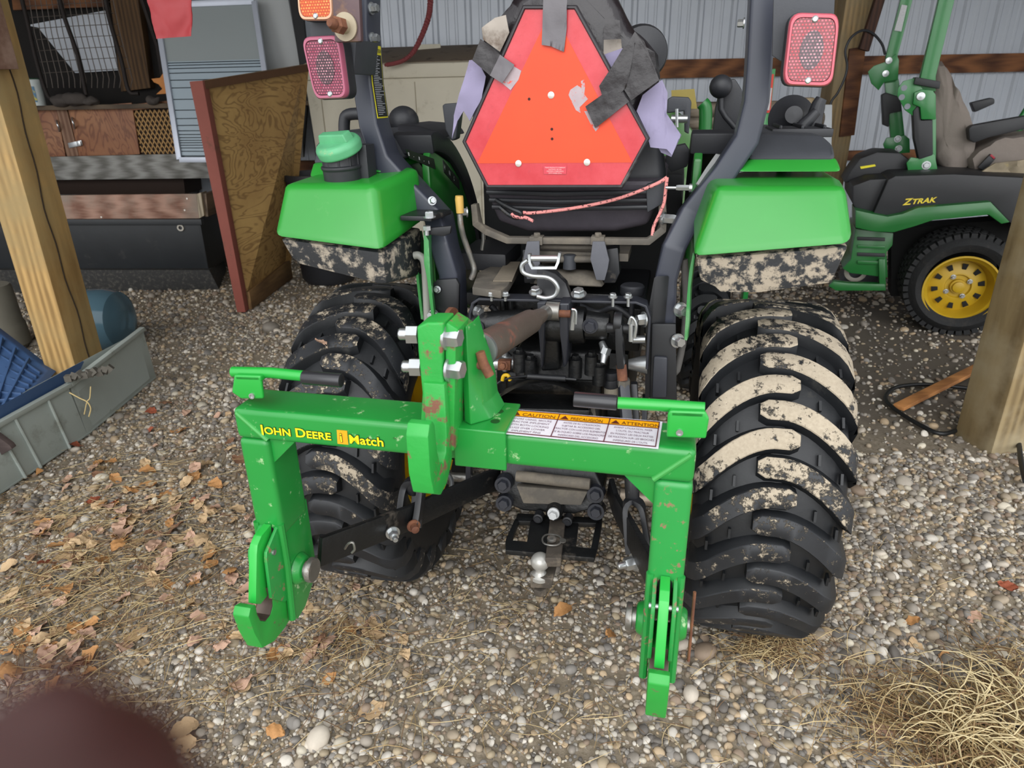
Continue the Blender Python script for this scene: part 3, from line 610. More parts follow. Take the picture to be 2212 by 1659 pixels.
boltset([(t(1392,690,-.32),(-1,-.5,0),.014,.016),(t(1030,672,-.30),(1,-.6,0),.012,.014)])
m=MB(); m.tube([t(1300,740,-.32),t(1308,760,-.34),t(1302,785,-.36)],[.008,.011,.006],12); m.lathe(t(1308,758,-.34),(-.3,-.3,-1),[(.013,-.008),(.013,.008)],6); m.build('grease_coupler',CHR,TR)
# top link bracket
for a,b in((1160,1178),(1206,1230)):
    m=MB(); m.prism([t(a,655,-.36),t(b,655,-.36),t(b-4,740,-.36),t(b-6,790,-.33),t(a+10,795,-.33),t(a+4,720,-.36)],(0,.09,0)); m.build('top_link_plate',BKF,TR,bev=.005,seg=3)
m=MB(); m.prism([t(1176,690,-.34),t(1206,690,-.34),t(1210,800,-.31),t(1168,803,-.31)],(0,.1,0)); m.build('top_link_bracket',BKC,TR,bev=.01,seg=3)
# transmission housing
m=MB(); m.prism([t(1112,755,-.26),t(1300,760,-.26),t(1302,826,-.28),t(1112,820,-.28)],(0,.35,0)); m.build('transmission_case',BKC,TR,bev=.012,seg=3)
for px,py in((1122,762),(1146,775),(1243,775),(1278,768),(1295,790)):
    m=MB(); c=t(px,py,-.29); m.cyl(c+V((0,0,-.05)),c,.017,seg=18); m.bolt(c,(0,-.2,1),.010,.010); m.build('case_bolt',BKC,TR)
m=MB(); m.tube([t(1060,786,-.25),t(1120,783,-.25)],.018,20); m.tube([t(1090,758,-.24),t(1092,800,-.24)],.01,12); m.build('hydraulic_fitting',CHR,TR)
m=MB(); m.bolt(t(1087,790,-.29),(0,-1,.2),.009,.01); m.prism([t(1075,780,-.28),t(1102,780,-.28),t(1102,800,-.28),t(1075,800,-.28)],(0,.02,0)); m.build('hose_clamp',RST,TR,bev=.002)
m=MB(); m.tube(smooth_path([t(1085,822,-.3),t(1088,812,-.3),t(1097,811,-.3),t(1102,822,-.3)],5),.005,10); lab(m.build('dipstick_ring',YEL,TR),'yellow dipstick ring')
m=MB(); m.tube([t(1140,813,-.34),t(1222,818,-.34)],.0075,12); m.tube([t(1222,818,-.34),t(1245,820,-.34)],.004,10); m.build('gas_strut',BK,TR)
m=MB(); m.tube(smooth_path([t(1060,865,-.3),t(1068,835,-.3),t(1095,818,-.3),t(1140,812,-.34)],4),.0035,8); m.build('release_cable',BK,TR)
# PTO shield hood
m=MB(); N_=9
def arc(px0,px1,pyt,pyb,y): return [t(px0+(px1-px0)*i/(N_-1), pyb-(pyb-pyt)*math.sin(math.pi*i/(N_-1))**.5,y) for i in range(N_)]
A=arc(1052,1284,828,905,-.36); B=arc(1062,1276,818,880,-.20)
m.rings([A,B],cap=False,close=False); m.face([m.v(p) for p in B]); 
m.prism([t(1060,880,-.33),t(1276,886,-.33),t(1270,905,-.33),t(1066,905,-.33)],(0,.1,0)); m.build('pto_shield',BKC,TR,bev=.006)
m=MB(); q=[tz(1110,865,.76),tz(1285,872,.76),tz(1290,905,.74),tz(1085,900,.74)]; m.prism(q,(0,0,-.02)); m.build('shield_ledge',DUST,TR,bev=.008)
m=MB(); c=t(1320,800,-.26); m.tube([t(1320,835,-.26),t(1320,818,-.26)],.020,24); m.tube([t(1320,818,-.26),t(1320,802,-.26)],[.019,.020],18); m.build('oil_filler_cap',PL,TR,bev=.002)
m=MB(); m.tube([t(1320,870,-.26),t(1320,836,-.26)],.018,20); m.build('filler_tube',mat('dusty_tube','8a8274',.8,0,.2,50),TR)
m=MB(); m.box((.01,.05,.66),(.28,.4,.26)); m.box((.01,-.02,.50),(.2,.3,.1)); m.build('gearbox',BKC,TR,bev=.02,seg=3)
# ---------- right lift rod ----------
m=MB(); m.tube([t(1342,788,-.34),t(1345,822,-.35)],.0125,14); m.build('lift_rod_thread',RST,TR)
m=MB(); m.lathe(t(1347,826,-.35),(0,-.1,1),[(.016,-.008),(.016,.008)],6); m.build('lock_nut',STL,TR)
m=MB(); m.tube([t(1347,832,-.35),t(1362,1020,-.45),t(1366,1065,-.47)],.01,sect=(.025,.025)); m.build('lift_rod',BKF,TR,bev=.004)
m=MB(); m.cyl(t(1364,1030,-.46),t(1366,1075,-.47),.017); 
m.tube(smooth_path([t(1358,1195,-.54),t(1352,1120,-.51),t(1353,1092,-.495),t(1366,1080,-.48),t(1384,1092,-.495),t(1391,1120,-.51),t(1400,1180,-.54)],3),.009,sect=(.012,.028),up=(0,1,0)); m.build('lift_fork',BK,TR,bev=.002)
m=MB(); m.prism([t(1362,830,-.33),t(1376,830,-.33),t(1390,1060,-.42),t(1376,1060,-.42)],(0,.02,0)); m.build('sway_bar',BK,TR,bev=.002)
# left lift rod
m=MB(); m.tube([t(925,850,-.38),t(912,980,-.45),t(900,1035,-.48)],[.014,.014,.013],16); m.lathe(t(893,1050,-.49),(0,0,1),[(.016,-.02),(.022,0),(.018,.02)],16); m.build('lift_rod',BK,TR)
m=MB(); m.tube(smooth_path([t(867,1105,-.53),t(873,1060,-.50),t(880,1042,-.495),t(898,1040,-.495),t(910,1050,-.50),t(905,1100,-.53),t(898,1135,-.55)],3),.009,sect=(.016,.03),up=(0,1,0)); m.tube([t(905,1045,-.48),t(898,1140,-.54)],.01,sect=(.03,.014)); m.build('lift_fork',BK,TR,bev=.002)
# lower links
m=MB(); m.tube([t(1075,1036,-.20),t(1050,1042,-.25),t(880,1120,-.55),t(690,1192,-.80)],.01,sect=(.014,.068),up=(0,0,1)); m.build('lower_link',BKC,TR,bev=.003)
m=MB(); m.bolt(t(848,1150,-.62),(.55,-.8,.0),.013,.018,nut=True); m.build('link_bolt',CHR,TR); 
m=MB(); m.lathe(t(893,1135,-.56),(.55,-.8,0),[(.017,0),(.017,.004),(.010,.005),(.010,.022),(.007,.024)],20); m.build('link_pin',RST,TR)
m=MB(); m.tube(smooth_path([t(745,1185,-.78),t(752,1175,-.8),t(762,1172,-.8),t(766,1186,-.8),t(760,1194,-.8)],4),.0028,8); m.build('link_clip',STL,TR)
m=MB(); m.tube([t(1318,1050,-.22),t(1330,1090,-.28),t(1420,1260,-.86)],.01,sect=(.014,.068),up=(0,0,1)); m.build('lower_link',BKC,TR,bev=.003)
m=MB(); m.bolt(t(1372,1214,-.62),(-.9,-.6,.0),.015,.022,nut=True); m.build('link_bolt',CHR,TR)
# stabiliser hardware
m=MB(); m.tube([t(945,1028,-.2),t(1050,1035,-.2)],[.013,.016],18); m.lathe(t(965,1030,-.2),(1,0,0),[(.022,-.01),(.022,.01)],20); m.lathe(t(945,1030,-.22),(-.6,-.8,0),[(.013,0),(.013,.012)],6); m.build('stabiliser',STL,TR)
m=MB(); m.tube(smooth_path([t(968,1025,-.23),t(975,1040,-.25),t(972,1062,-.28),t(950,1078,-.30)],3),.008,10); m.bolt(t(940,1075,-.31),(-.4,-.9,0),.011,.014); m.build('stabiliser_shackle',CHR,TR)
m=MB(); m.tube([t(1340,1070,-.2),t(1420,1080,-.2)],.02,18); m.tube(smooth_path([t(1410,1100,-.25),t(1418,1130,-.3),t(1420,1160,-.35)],3),.010,10); m.build('stabiliser',mat('tan_steel','a39584',.45,.5,.15,20),TR)
# vertical hanging brackets
for px in(1012,1392):
    m=MB(); m.prism([t(px-5,860,-.20),t(px+6,860,-.20),t(px+4,1060,-.24),t(px-7,1060,-.24)],(0,.03,0)); m.build('hanger_bracket',BKF,TR,bev=.002)
# ---------- drawbar casting with four bolts ----------
m=MB(); m.prism([t(1092,985,-.20),t(1280,1000,-.20),t(1303,1060,-.26),t(1300,1098,-.27),t(1284,1100,-.26),t(1240,1112,-.25),t(1130,1105,-.25),t(1100,1092,-.25),t(1078,1080,-.25),t(1080,1035,-.24)],(0,.14,0)); m.build('drawbar_casting',BKC,TR,bev=.010,seg=3)
m=MB(); m.tube([t(1115,1028,-.265),t(1275,1046,-.265)],.016,16); m.prism([t(1115,1050,-.262),t(1270,1062,-.262),t(1255,1092,-.27),t(1130,1088,-.27)],(0,.02,0)); m.build('casting_web',DUST,TR,bev=.004)
for px,py in((1088,1045),(1090,1085),(1287,1066),(1288,1103)):
    m=MB(); m.lathe(t(px,py,-.255),(0,-1,.15),[(.026,-.02),(.024,.012)],20); m.bolt(t(px,py,-.268),(0,-1,.15),.016,.016); m.build('casting_bolt',BKF,TR)
m=MB(); m.lathe(t(1197,1108,-.29),(0,-1,.1),[(.024,-.03),(.024,.0),(.018,.01)],24); m.build('pto_boss',BKC,TR)
m=MB(); c=t(1196,1108,-.305); m.lathe(c,(0,-1,.1),[(.017,0),(.017,.006),(.006,.007),(.006,.022)],20); m.lathe(c+V((0,-.008,0)),(0,-1,.1),[(.012,0),(.012,.012)],6); lab(m.build('greased_nut',mat('greasy_white','c0c2c2',.35,0,.2,60),TR),'nut smeared with white grease')
for px,py in((1163,1118),(1226,1124)):
    m=MB(); m.lathe(t(px,py,-.28),(0,-1,.1),[(.014,-.02),(.014,.008),(.009,.009),(.009,.014)],18); m.build('stud_boss',BK,TR)
# drawbar plate with two slots
z=.38; P4=[(1092,1172),(1120,1108),(1300,1116),(1286,1196),(1225,1198),(1150,1188)]
def quadp(A,B,C,D,z=z): return [tz(*A,z),tz(*B,z),tz(*C,z),tz(*D,z)]
m=MB()
for q in (quadp((1092,1165),(1290,1185),(1284,1205),(1092,1188)),quadp((1118,1108),(1302,1118),(1298,1130),(1112,1125)),quadp((1092,1165),(1112,1120),(1122,1122),(1104,1170)),quadp((1138,1170),(1146,1122),(1250,1130),(1244,1182)),quadp((1276,1185),(1288,1125),(1301,1128),(1290,1188))): m.prism(q,(0,0,-.016))
m.build('drawbar_plate',BKC,TR,bev=.003)
m=MB(); q=quadp((1178,1205),(1212,1205),(1222,1120),(1188,1120),.395); m.prism(q,(0,0,-.03)); m.prism([t(1180,1200,-.41),t(1207,1202,-.41),t(1200,1235,-.40),t(1188,1235,-.40)],(0,.03,0)); m.build('drawbar',mat('worn_drawbar','4c453e',.7,.2,.3,30,('7a6f60',14,.5,.7)),TR,bev=.003)
m=MB(); c=tz(1192,1166,.402); m.tube([c+V((.026*math.cos(a_),.026*math.sin(a_),.001*math.sin(3*a_))) for a_ in [j*.3142 for j in range(21)]],.0025,8,cap=False); m.lathe(c,(0,0,1),[(.013,0),(.013,.006),(.010,.008)],24); m.lathe(c+V((.03,0,0)),(0,0,1),[(.009,0),(.009,.003)],20); m.build('drawbar_pin',STL,TR)
# ball mount
m=MB(); c=t(1167,1250,-.43)
m.prism([t(1145,1247,-.46),t(1196,1249,-.46),t(1190,1272,-.46),t(1146,1270,-.46)],(0,.17,0)); m.lathe(t(1166,1268,-.44),(0,0,-1),[(.019,0),(.019,.020)],6); m.build('ball_mount',mat('ball_mount_steel','4a443d',.55,.15,.25,30,('8a7d6c',14,.5,.7)),TR,bev=.003)
m=MB(); c=t(1167,1213,-.44); m.lathe(c+V((0,0,-.052)),(0,0,1),[(.026,0),(.026,.010),(.015,.018),(.0125,.024),(.012,.03)],32); m.ball(c,.0255,(1,1,1),4); lab(m.build('hitch_ball',mat('dull_chrome_ball','b4b2ac',.35,.45,.12,40,('6f665c',30,.58,.7)),TR),'dull chrome tow ball')
# top link turnbuckle
m=MB(); A=t(1182,674,-.36); B=t(1030,760,-.80)
d=B-A; TL=mat('greasy_top_link','5c5148',.55,.3,.3,14,('a8543c',5,.52,.64),(50,.4))
m.tube([A+d*x for x in(.10,.14,.24,.30,.82,.90,.93,1.0)],[.015,.018,.021,.027,.030,.030,.024,.018],28); tl=lab(m.build('top_link',TL,TR),'greasy brown top link turnbuckle with faded red paint')
m=MB(); m.tube([A+d*x for x in(.02,.06,.13)],[.018,.017,.013],16); m.lathe(t(1195,672,-.355),(1,0,.0),[(.012,-.016),(.022,-.016),(.022,.016),(.012,.016)],24); m.build('ball_end',STL,tl)
m=MB(); m.lathe(A+d*.955,d,[(.021,0),(.033,.002),(.033,.010),(.021,.012)],32); m.build('lock_collar',CHR,tl)
m=MB(); m.tube([t(1176,676,-.36),t(1232,678,-.36)],.009,14); m.build('top_link_pin',RST,TR)
m=MB(); m.tube([t(1010,785,-.87),t(1040,788,-.87)],.0085,16); m.tube([t(1037,760,-.875),t(1044,785,-.875),t(1058,812,-.875)],[.0078,.0088,.0085],14); lab(m.build('top_link_pin',RST,TR),'rusty T-handled pin through the mast')
# ================= GREEN QUICK HITCH =================
QH=thing('quick_hitch','worn green three point quick hitch frame with an open top hook and two handles','quick hitch',TF,(-.045,-.9,0))
yb=-.9; zt,zbm=.985,.930; xl,xr=-.463,.372; D=.10
def rbox(m,x0,x1,y0,y1,z0,z1): m.hexa([(x0,y0,z0),(x1,y0,z0),(x1,y0,z1),(x0,y0,z1)],[(x0,y1,z0),(x1,y1,z0),(x1,y1,z1),(x0,y1,z1)])
TH_=.062 # section of the tube seen from behind
m=MB(); rbox(m,xl,xr,yb,yb+D,zt-TH_,zt); m.build('crossbeam',GH,QH,bev=.012,seg=4)
lw=.062; zl=.705
for s,x0 in((-1,xl),(1,xr-lw)):
    PM=GHW if s>0 else GH
    m=MB(); rbox(m,x0,x0+lw,yb+.001,yb+D-.001,zl,zt-TH_-.0005); L=m.build('leg',PM,QH,bev=.012,seg=4)
    for xx in (x0+.001,x0+lw-.009): # side plates of the open channel below the tube
        m=MB(); m.prism([(xx,yb+.008,zl+.03),(xx,yb+D,zl+.03),(xx,yb+D-.002,.575),(xx,yb+D-.012,.545),(xx,yb+.035,.505),(xx,yb+.0,.50),(xx,yb-.012,.53),(xx,yb-.004,.62)],(.008,0,0)); m.build('side_plate',GH,L,bev=.002)
        m=MB(); m.tube([(xx+.004,yb+.004,zl+.03),(xx+.004,yb+.002,.64),(xx+.004,yb-.012,.51)],.0075,8); m.build('folded_edge',PM,L)
    m=MB(); rbox(m,x0+.004,x0+lw-.004,yb+D-.012,yb+D-.004,.56,zl+.02); m.build('back_plate',GH,L,bev=.002)
    for xx in (x0+.010,x0+lw-.017): # cheeks beside the slot
        m=MB(); m.prism([(xx,yb+.02,.735),(xx,yb-.002,.728),(xx,yb-.046,.702),(xx,yb-.050,.690),(xx,yb-.058,.600),(xx,yb-.02,.56),(xx,yb+.02,.55)],(.007,0,0)); m.build('slot_cheek',GHW,L,bev=.0015)
    m=MB(); N_=10; xc=x0+lw/2; ar=[(xc+.0125*math.cos(a_),yb-.0006,.718+.0125*math.sin(a_)) for a_ in [math.pi*i/N_ for i in range(N_+1)]]+[(xc-.0125,yb-.0006,.700),(xc+.0125,yb-.0006,.700)]
    m.prism(ar,(0,.002,0)); m.build('slot_opening',mat('slot_dark','0b0c0b',.8,0,0),L)
    m=MB(); xc=x0+lw/2-.009
    m.prism([(xc,yb+.0,.735),(xc,yb-.035,.732),(xc,yb-.052,.722),(xc,yb-.060,.705),(xc,yb-.090,.612),(xc,yb-.076,.600),(xc,yb-.03,.60),(xc,yb-.01,.66)],(.017,0,0)); m.build('latch_lever',green('latch_green','28ac40',('7a4a34',30,.72,.8)),L,bev=.002)
    m=MB(); m.cyl((x0+.006,yb-.028,.690),(x0+lw-.006,yb-.028,.690),.0055,seg=14); m.build('roll_pin',CHR,L)
    xc=x0+lw/2-.0175
    o=[(yb+.04,.60),(yb+.04,.52),(yb+.0,.505),(yb-.03,.500),(yb-.07,.502),(yb-.108,.520),(yb-.122,.570),(yb-.128,.615),(yb-.118,.628),(yb-.102,.622)]
    inn=[(yb-.103,.600),(yb-.098,.580),(yb-.084,.566),(yb-.066,.566),(yb-.054,.578),(yb-.050,.600),(yb-.052,.62)]
    m=MB(); m.prism([(xc,y_,z_) for y_,z_ in o+inn],(.035,0,0)); hk=m.build('lower_hook',mat('worn_hook','28983a',.42,0,.15,14,('6a5044',30,.58,.66)),L,bev=.003)
    m=MB(); A_=[(yb-.103,.600),(yb-.098,.580),(yb-.084,.566),(yb-.066,.566),(yb-.054,.578),(yb-.050,.600),(yb-.052,.62)]
    m.rings([[(xc+.001,y_,z_),(xc+.034,y_,z_),(xc+.034,y_-(-.0015 if y_<yb-.08 else .0015),z_+.0015),(xc+.001,y_-(-.0015 if y_<yb-.08 else .0015),z_+.0015)] for y_,z_ in A_]); m.build('hook_seat',mat('rubbed_steel','5f524a',.4,.6,.3,30),hk)
    zi=.605; yi=yb+.035
    for xx,a_ in((x0-.002,-1),(x0+lw+.002,1)):
        m=MB(); m.lathe((xx,yi,zi),(a_,0,0),[(.034,-.002),(.028,.010),(.024,.013)],28); m.build('pin_boss',GH,L)
    q=(x0+lw+.014) if s<0 else x0-.014; a_=1 if s<0 else -1
    m=MB(); m.lathe((q,yi,zi),(a_,0,0),[(.018,0),(.018,.008),(.026,.009),(.026,.018),(.0245,.020)],32); m.build('implement_pin',STL,L)
    if s>0:
        m=MB(); m.lathe((x0+lw+.014,yi,zi),(1,0,0),[(.014,0),(.014,.012)],20); m.build('pin_end',STL,L)
        m=MB(); m.tube([(x0+lw+.022,yi-.012,.69),(x0+lw+.024,yi-.012,.53)],.003,10); m.build('retaining_clip',RST,L)
# weld fillets / gussets in the corners and mitre weld beads
for s,x0 in((-1,xl+lw),(1,xr-lw)):
    m=MB(); a_=1 if s<0 else -1; z0=zt-TH_
    m.prism([(x0-a_*.002,yb+.012,z0+.001),(x0+a_*.055,yb+.012,z0+.001),(x0-a_*.002,yb+.012,z0-.055)],(0,.012,0)); m.build('corner_gusset',GH,QH,bev=.002)
    m=MB(); xo=xl+.008 if s<0 else xr-.008; m.tube([(xo,yb+.001,zt-.008),(x0-a_*-.002,yb+.001,z0+.002)],[.0045,.005],8); m.build('mitre_weld',mat('weld_green','3f9a48',.45,0,.2,30,('9a5a34',40,.62,.7)),QH)
# mast
m=MB(); xm=-.045
q=[(.004,-.86,zt),(.058,-.86,zt),(.058,-.80,zt),(.004,-.80,zt)]
# saddle plate over the beam
m.hexa([(-.030,yb-.012,zt-.066),(.062,yb-.012,zt-.066),(.062,yb-.012,zt+.006),(-.030,yb-.012,zt+.006)],[(-.030,yb-.004,zt-.066),(.062,yb-.004,zt-.066),(.062,yb-.002,zt+.001),(-.030,yb-.002,zt+.001)])
rbox(m,-.03,.062,yb-.012,yb+D+.006,zt+.0005,zt+.008); m.build('mast_saddle',GH,QH,bev=.003,seg=3)
for dx,dy in((.035,.035),(.032,.075)):
    m=MB(); m.lathe((dx,yb+dy-.01,zt+.0082),(0,0,1),[(.008,0),(.008,.0006)],24); m.build('drilled_hole',mat('hole_shade_green','0d4a18',.6,0,0),QH)
m=MB()
def ml(z,w_,d): return [(-.016,yb+.012,z),(-.002,yb+.002,z),(.012*w_,yb+.030,z),(.020*w_,yb+.060,z-.0*d),(.022*w_,yb+.096-.05*d,z-.03*d),(-.016,yb+.096-.05*d,z-.0*d)]
m.rings([[(x*1.0+(.014 if x>0 else 0),y_,z_) for x,y_,z_ in ml(zt+.0085,1,0)],ml(zt+.035,1.05,0),ml(1.07,1.0,.2),ml(1.125,.75,.5),ml(1.17,.2,.8)]); m.build('mast_channel',GH,QH,bev=.003,seg=3)
# two hook plates of the mast, seen edge-on
OLD=mat('rust_worn_green','279a3d',.45,0,.2,10,('7a5140',26,.56,.63),(40,.3))
m=MB(); y0=-.945
m.prism([t(900,706,y0),t(922,697,y0),t(958,697,y0),t(955,775,y0),t(960,860,y0),t(958,940,y0),t(934,975,y0),t(905,960,y0),t(912,850,y0),t(903,760,y0)],(0,.055,0)); m.build('hook_plate',OLD,QH,bev=.004,seg=3)
m=MB(); m.prism([t(960,702,y0+.01),t(966,697,y0+.01),t(990,712,y0+.01),t(985,740,y0+.01),t(980,975,y0+.01),t(966,975,y0+.01)],(0,.06,0)); m.build('hook_plate',OLD,QH,bev=.003)
# open U hook reaching towards the viewer
hy=[(-.935,1.075),(-.94,1.02),(-.955,.965),(-.985,.945),(-1.012,.955),(-1.022,.985),(-1.02,1.045),(-1.012,1.052),(-1.004,1.045)]
o=[(-.925,1.09),(-.925,1.0),(-.935,.945),(-.965,.918),(-1.0,.915),(-1.030,.935),(-1.040,.975),(-1.038,1.040),(-1.028,1.056),(-1.014,1.056),(-1.006,1.045),(-1.003,1.0),(-.995,.972),(-.98,.962),(-.963,.972),(-.955,1.0),(-.952,1.09)]
xh=t(900,880,-1.03).x
m=MB(); m.prism([(xh-.018,y_,z_) for y_,z_ in o],(.036,0,0)); m.build('upper_hook',OLD,QH,bev=.003,seg=2)
for px,py,s in((978,728,1),(984,797,1),(888,722,-1),(895,792,-1)):
    m=MB(); q=t(px,py,-.925); ax=(s,-.15,0)
    if s>0: m.bolt(q+V((-.010,0,0)),ax,.0165,.020)
    else: m.lathe(q+V((.012,0,0)),ax,[(.0155,0),(.0155,.018)],6); m.lathe(q+V((-.004,0,0)),ax,[(.0095,0),(.0095,.014),(.008,.016)],16)
    m.build('hex_bolt',CHR,QH,ang=30)
# handles
for s in(-1,1):
    if s<0: pts=[(503,803),(585,805),(655,812)]; g=[(655,815),(738,822)]; bx=[(505,810),(562,812),(568,862),(520,862),(500,848)]; rp_=(545,855)
    else: pts=[(1522,882),(1440,876),(1335,870)]; g=[(1333,870),(1240,862)]; bx=[(1447,887),(1524,890),(1532,905),(1525,948),(1440,945),(1442,895)]; rp_=(1468,934)
    yh=-.885
    m=MB(); P=[t(a,b,yh) for a,b in pts]; m.tube(P,.0098,16); h=m.build('handle',green('handle_green','22a03a'),QH)
    m=MB(); m.tube([t(a,b,yh) for a,b in g],.0125,24); lab(m.build('handle_grip',mat('vinyl_grip','2a2a2d',.28,0,.1,40),h,bev=.002),'black vinyl grip')
    m=MB(); m.prism([t(a,b,yh-.02) for a,b in bx],(0,.008,0)); m.prism([t(a,b,yh+.015) for a,b in bx],(0,.008,0)); b2=[t(bx[0][0],bx[0][1],yh-.02),t(bx[1][0],bx[1][1],yh-.02)]
    m.prism([b2[0],b2[1],b2[1]+V((0,0,-.012)),b2[0]+V((0,0,-.012))],(0,.04,0)); pb=m.build('pivot_bracket',green('handle_green','22a03a'),QH,bev=.004,seg=3)
    m=MB(); m.lathe(t(rp_[0],rp_[1],yh-.02),(0,-1,0),[(.0055,0),(.0055,.003),(.0035,.003),(.0035,.001)],18); m.build('rivet',CHR,pb)
# ----- decals -----
ex,ez=V((1,0,0)),V((0,0,1)); yd=yb-.0006
DY=mat('decal_yellow','f2e412',.4,0,0); DK=mat('decal_outline','20180c',.5,0,0)
o=V((-.409,yd,.9395))
m=MB(); text_into(m,'John Deere',o,ex,ez,.0255,bold=.05,wide=1.16,lift=.0004,caps=True); dj=m.build('brand_decal_outline',DK,QH,smooth=False)
m=MB(); text_into(m,'John Deere',o,ex,ez,.0255,bold=.018,wide=1.16,lift=.0010,caps=True); m.build('brand_lettering',DY,dj,smooth=False)
o=V((-.254,yd,.9375)); m=MB(); m.prism([o+ex*a_+ez*b_ for a_,b_ in((-.001,-.004),(.020,-.004),(.021,.024),(.001,.024))],(0,-.0006,0)); di=m.build('model_decal_square',mat('decal_orange','f0a018',.4,0,.15,40),QH,smooth=False)
m=MB(); text_into(m,'i',o+ex*.005+ez*.001,ex,ez,.026,bold=.05,lift=.0012); text_into(m,'Match',o+ex*.0225,ex,ez,.0245,bold=.055,wide=1.12,lift=.0006); text_into(m,'TM',o+ex*.108+ez*.016,ex,ez,.005,lift=.0006); m.build('model_lettering_outline',DK,di,smooth=False)
m=MB(); text_into(m,'i',o+ex*.005+ez*.001,ex,ez,.026,bold=.01,lift=.0016); text_into(m,'Match',o+ex*.0225,ex,ez,.0245,bold=.018,wide=1.12,lift=.0014); m.build('model_lettering',DY,di,smooth=False)
# caution plate on the top face (follows the face corners read from the place)
A,B,C,Dd=[TF.P(a,b,z=zt+.001) for a,b in((1075,936),(1422,970),(1431,911),(1103,884))]
def uv(u,v,l=0): return (A.lerp(B,u)).lerp(Dd.lerp(C,u),v)+V((0,0,l))
def patch(m,u0,v0,u1,v1,l): m.hexa([uv(u0,v0,l),uv(u1,v0,l),uv(u1,v1,l),uv(u0,v1,l)],[uv(u0,v0,l+.0004),uv(u1,v0,l+.0004),uv(u1,v1,l+.0004),uv(u0,v1,l+.0004)])
m=MB(); patch(m,0,0,1,1,0); cs=m.build('warning_sticker',mat('sticker_white','e8e6ee',.35,0,0),QH,smooth=False)
m=MB()
for u0,v0,u1,v1 in((.015,.04,.985,.065),(.015,.935,.985,.96),(.015,.04,.021,.96),(.979,.04,.985,.96),(.336,.04,.342,.96),(.666,.04,.672,.96),(.015,.70,.985,.715)): patch(m,u0,v0,u1,v1,.0012)
m.build('sticker_rules',mat('sticker_maroon','5a1826',.5,0,0),cs,smooth=False)
m=MB(); patch(m,.018,.715,.982,.94,.0006); m.build('sticker_header',mat('sticker_amber','ffb400',.4,0,0),cs,smooth=False)
uu=(B-A).normalized(); vv=(Dd-A).normalized(); LU=(B-A).length; LV=(Dd-A).length
m=MB()
for u_,hd in((.03,'CAUTION'),(.352,'PRECAUGIÓN'),(.682,'ATTENTION')):
    o=uv(u_,.745,.0014); text_into(m,hd,o+uu*.018,uu,vv,.0165 if hd!='PRECAUGIÓN' else .0150,wide=.80 if hd=='CAUTION' else .70 if hd!='PRECAUGIÓN' else .60,lift=.0002)
    m.prism([o,o+uu*.015,o+uu*.0075+vv*.0135],(0,0,.0003))
m.build('sticker_heading',mat('sticker_brown','5e2410',.5,0,0),cs,smooth=False)
m=MB()
for u_,ls in((.172,('BEFORE USING, SECURE','TRACTOR IMPLEMENT','WITH BOTH LOCKING','LUGS OVER LOWER','IMPLEMENT PINS')),(.504,('ANTES DE SU UTILIZACIÓN,','SUJETAR EL ACCESORIO DEL','TRACTOR CON LOS DOS ELEMENTOS','DE BLOQUEO SOBRE LOS PASADORES','INFERIORES DEL ACCESORIO')),(.828,('AVANT UTILISATION, FIXER','L’OUTIL DU TRACTEUR','EN POSANT LES DEUX PATTES','DE FIXATION SUR LES BROCHES','INFERIEURES DE L’OUTIL'))):
    for i,l in enumerate(ls): text_into(m,l,uv(u_,.585-.118*i,.0008),uu,vv,.0092,'CENTER',wide=.56 if u_>.2 else .74,lift=.0002)
m.build('sticker_text',mat('sticker_text_grey','7a5f72',.5,0,0),cs,smooth=False)
# ================= helpers for cloth =================
def sheet(m,pts,amp=.01,fr=9,th=.004,dirv=(0,1,0),cuts=2,seed=0):
    bm=bmesh.new(); vs=[bm.verts.new(V(p)) for p in pts]; f=bm.faces.new(vs)
    bmesh.ops.triangulate(bm,faces=[f]); 
    for _ in range(cuts): bmesh.ops.subdivide_edges(bm,edges=bm.edges[:],cuts=1,use_grid_fill=True)
    d=V(dirv).normalized(); front=[]
    for v in bm.verts:
        n_=noise.noise(v.co*fr+V((seed,seed*2.3,0)))*amp+noise.noise(v.co*fr*3+V((seed,0,5)))*amp*.35; v.co+=d*n_
    bm.verts.index_update(); A_=[m.v(v.co) for v in bm.verts]; B_=[m.v(v.co+d*th) for v in bm.verts]
    for f in bm.faces:
        ix=[v.index for v in f.verts]; m.face([A_[i] for i in ix]); m.face([B_[i] for i in ix[::-1]])
    for e in bm.edges:
        if len(e.link_faces)==1: a,b=[v.index for v in e.verts]; m.face([A_[a],A_[b],B_[b],B_[a]])
    bm.free(); return m
# ================= SEAT COVER AND SIGN =================
CV=thing('seat_cover','torn lavender and black cover taped over the tractor seat back','seat cover',TF,(.02,-.2,1.2))
BAG=mat('black_bag','1f1a1d',.3,0,.3,12,('8f857c',9,.64,.74),(14,.5,.01)); LAV=mat('lavender_cloth','8f88a4',.85,0,.12,12,('6d6478',8,.55,.8),(60,.3,.002)); TAN=mat('stained_pale_cloth','a39a90',.8,0,.2,10,('5b4a3c',8,.52,.68))
def off(P,dy): return [V((p.x,p.y+dy,p.z)) for p in P]
o=[(1018,150),(1040,70),(1062,45),(1095,12),(1108,-15),(1200,-60),(1325,-25),(1352,35),(1368,66),(1420,112),(1425,160),(1410,220),(1380,300),(1010,300)]
m=MB(); P=[t(a,b,-.20) for a,b in o]; random.seed(3); c=sum(P,V())/len(P)
def wr(P,s,dy,am,sd): return [c+(p-c)*s+V((0,dy+noise.noise(p*14+V((sd,0,0)))*am,noise.noise(p*11+V((0,sd,0)))*am)) for p in P]
def dens(P,k=4): return [P[i].lerp(P[(i+1)%len(P)],j/k) for i in range(len(P)) for j in range(k)]
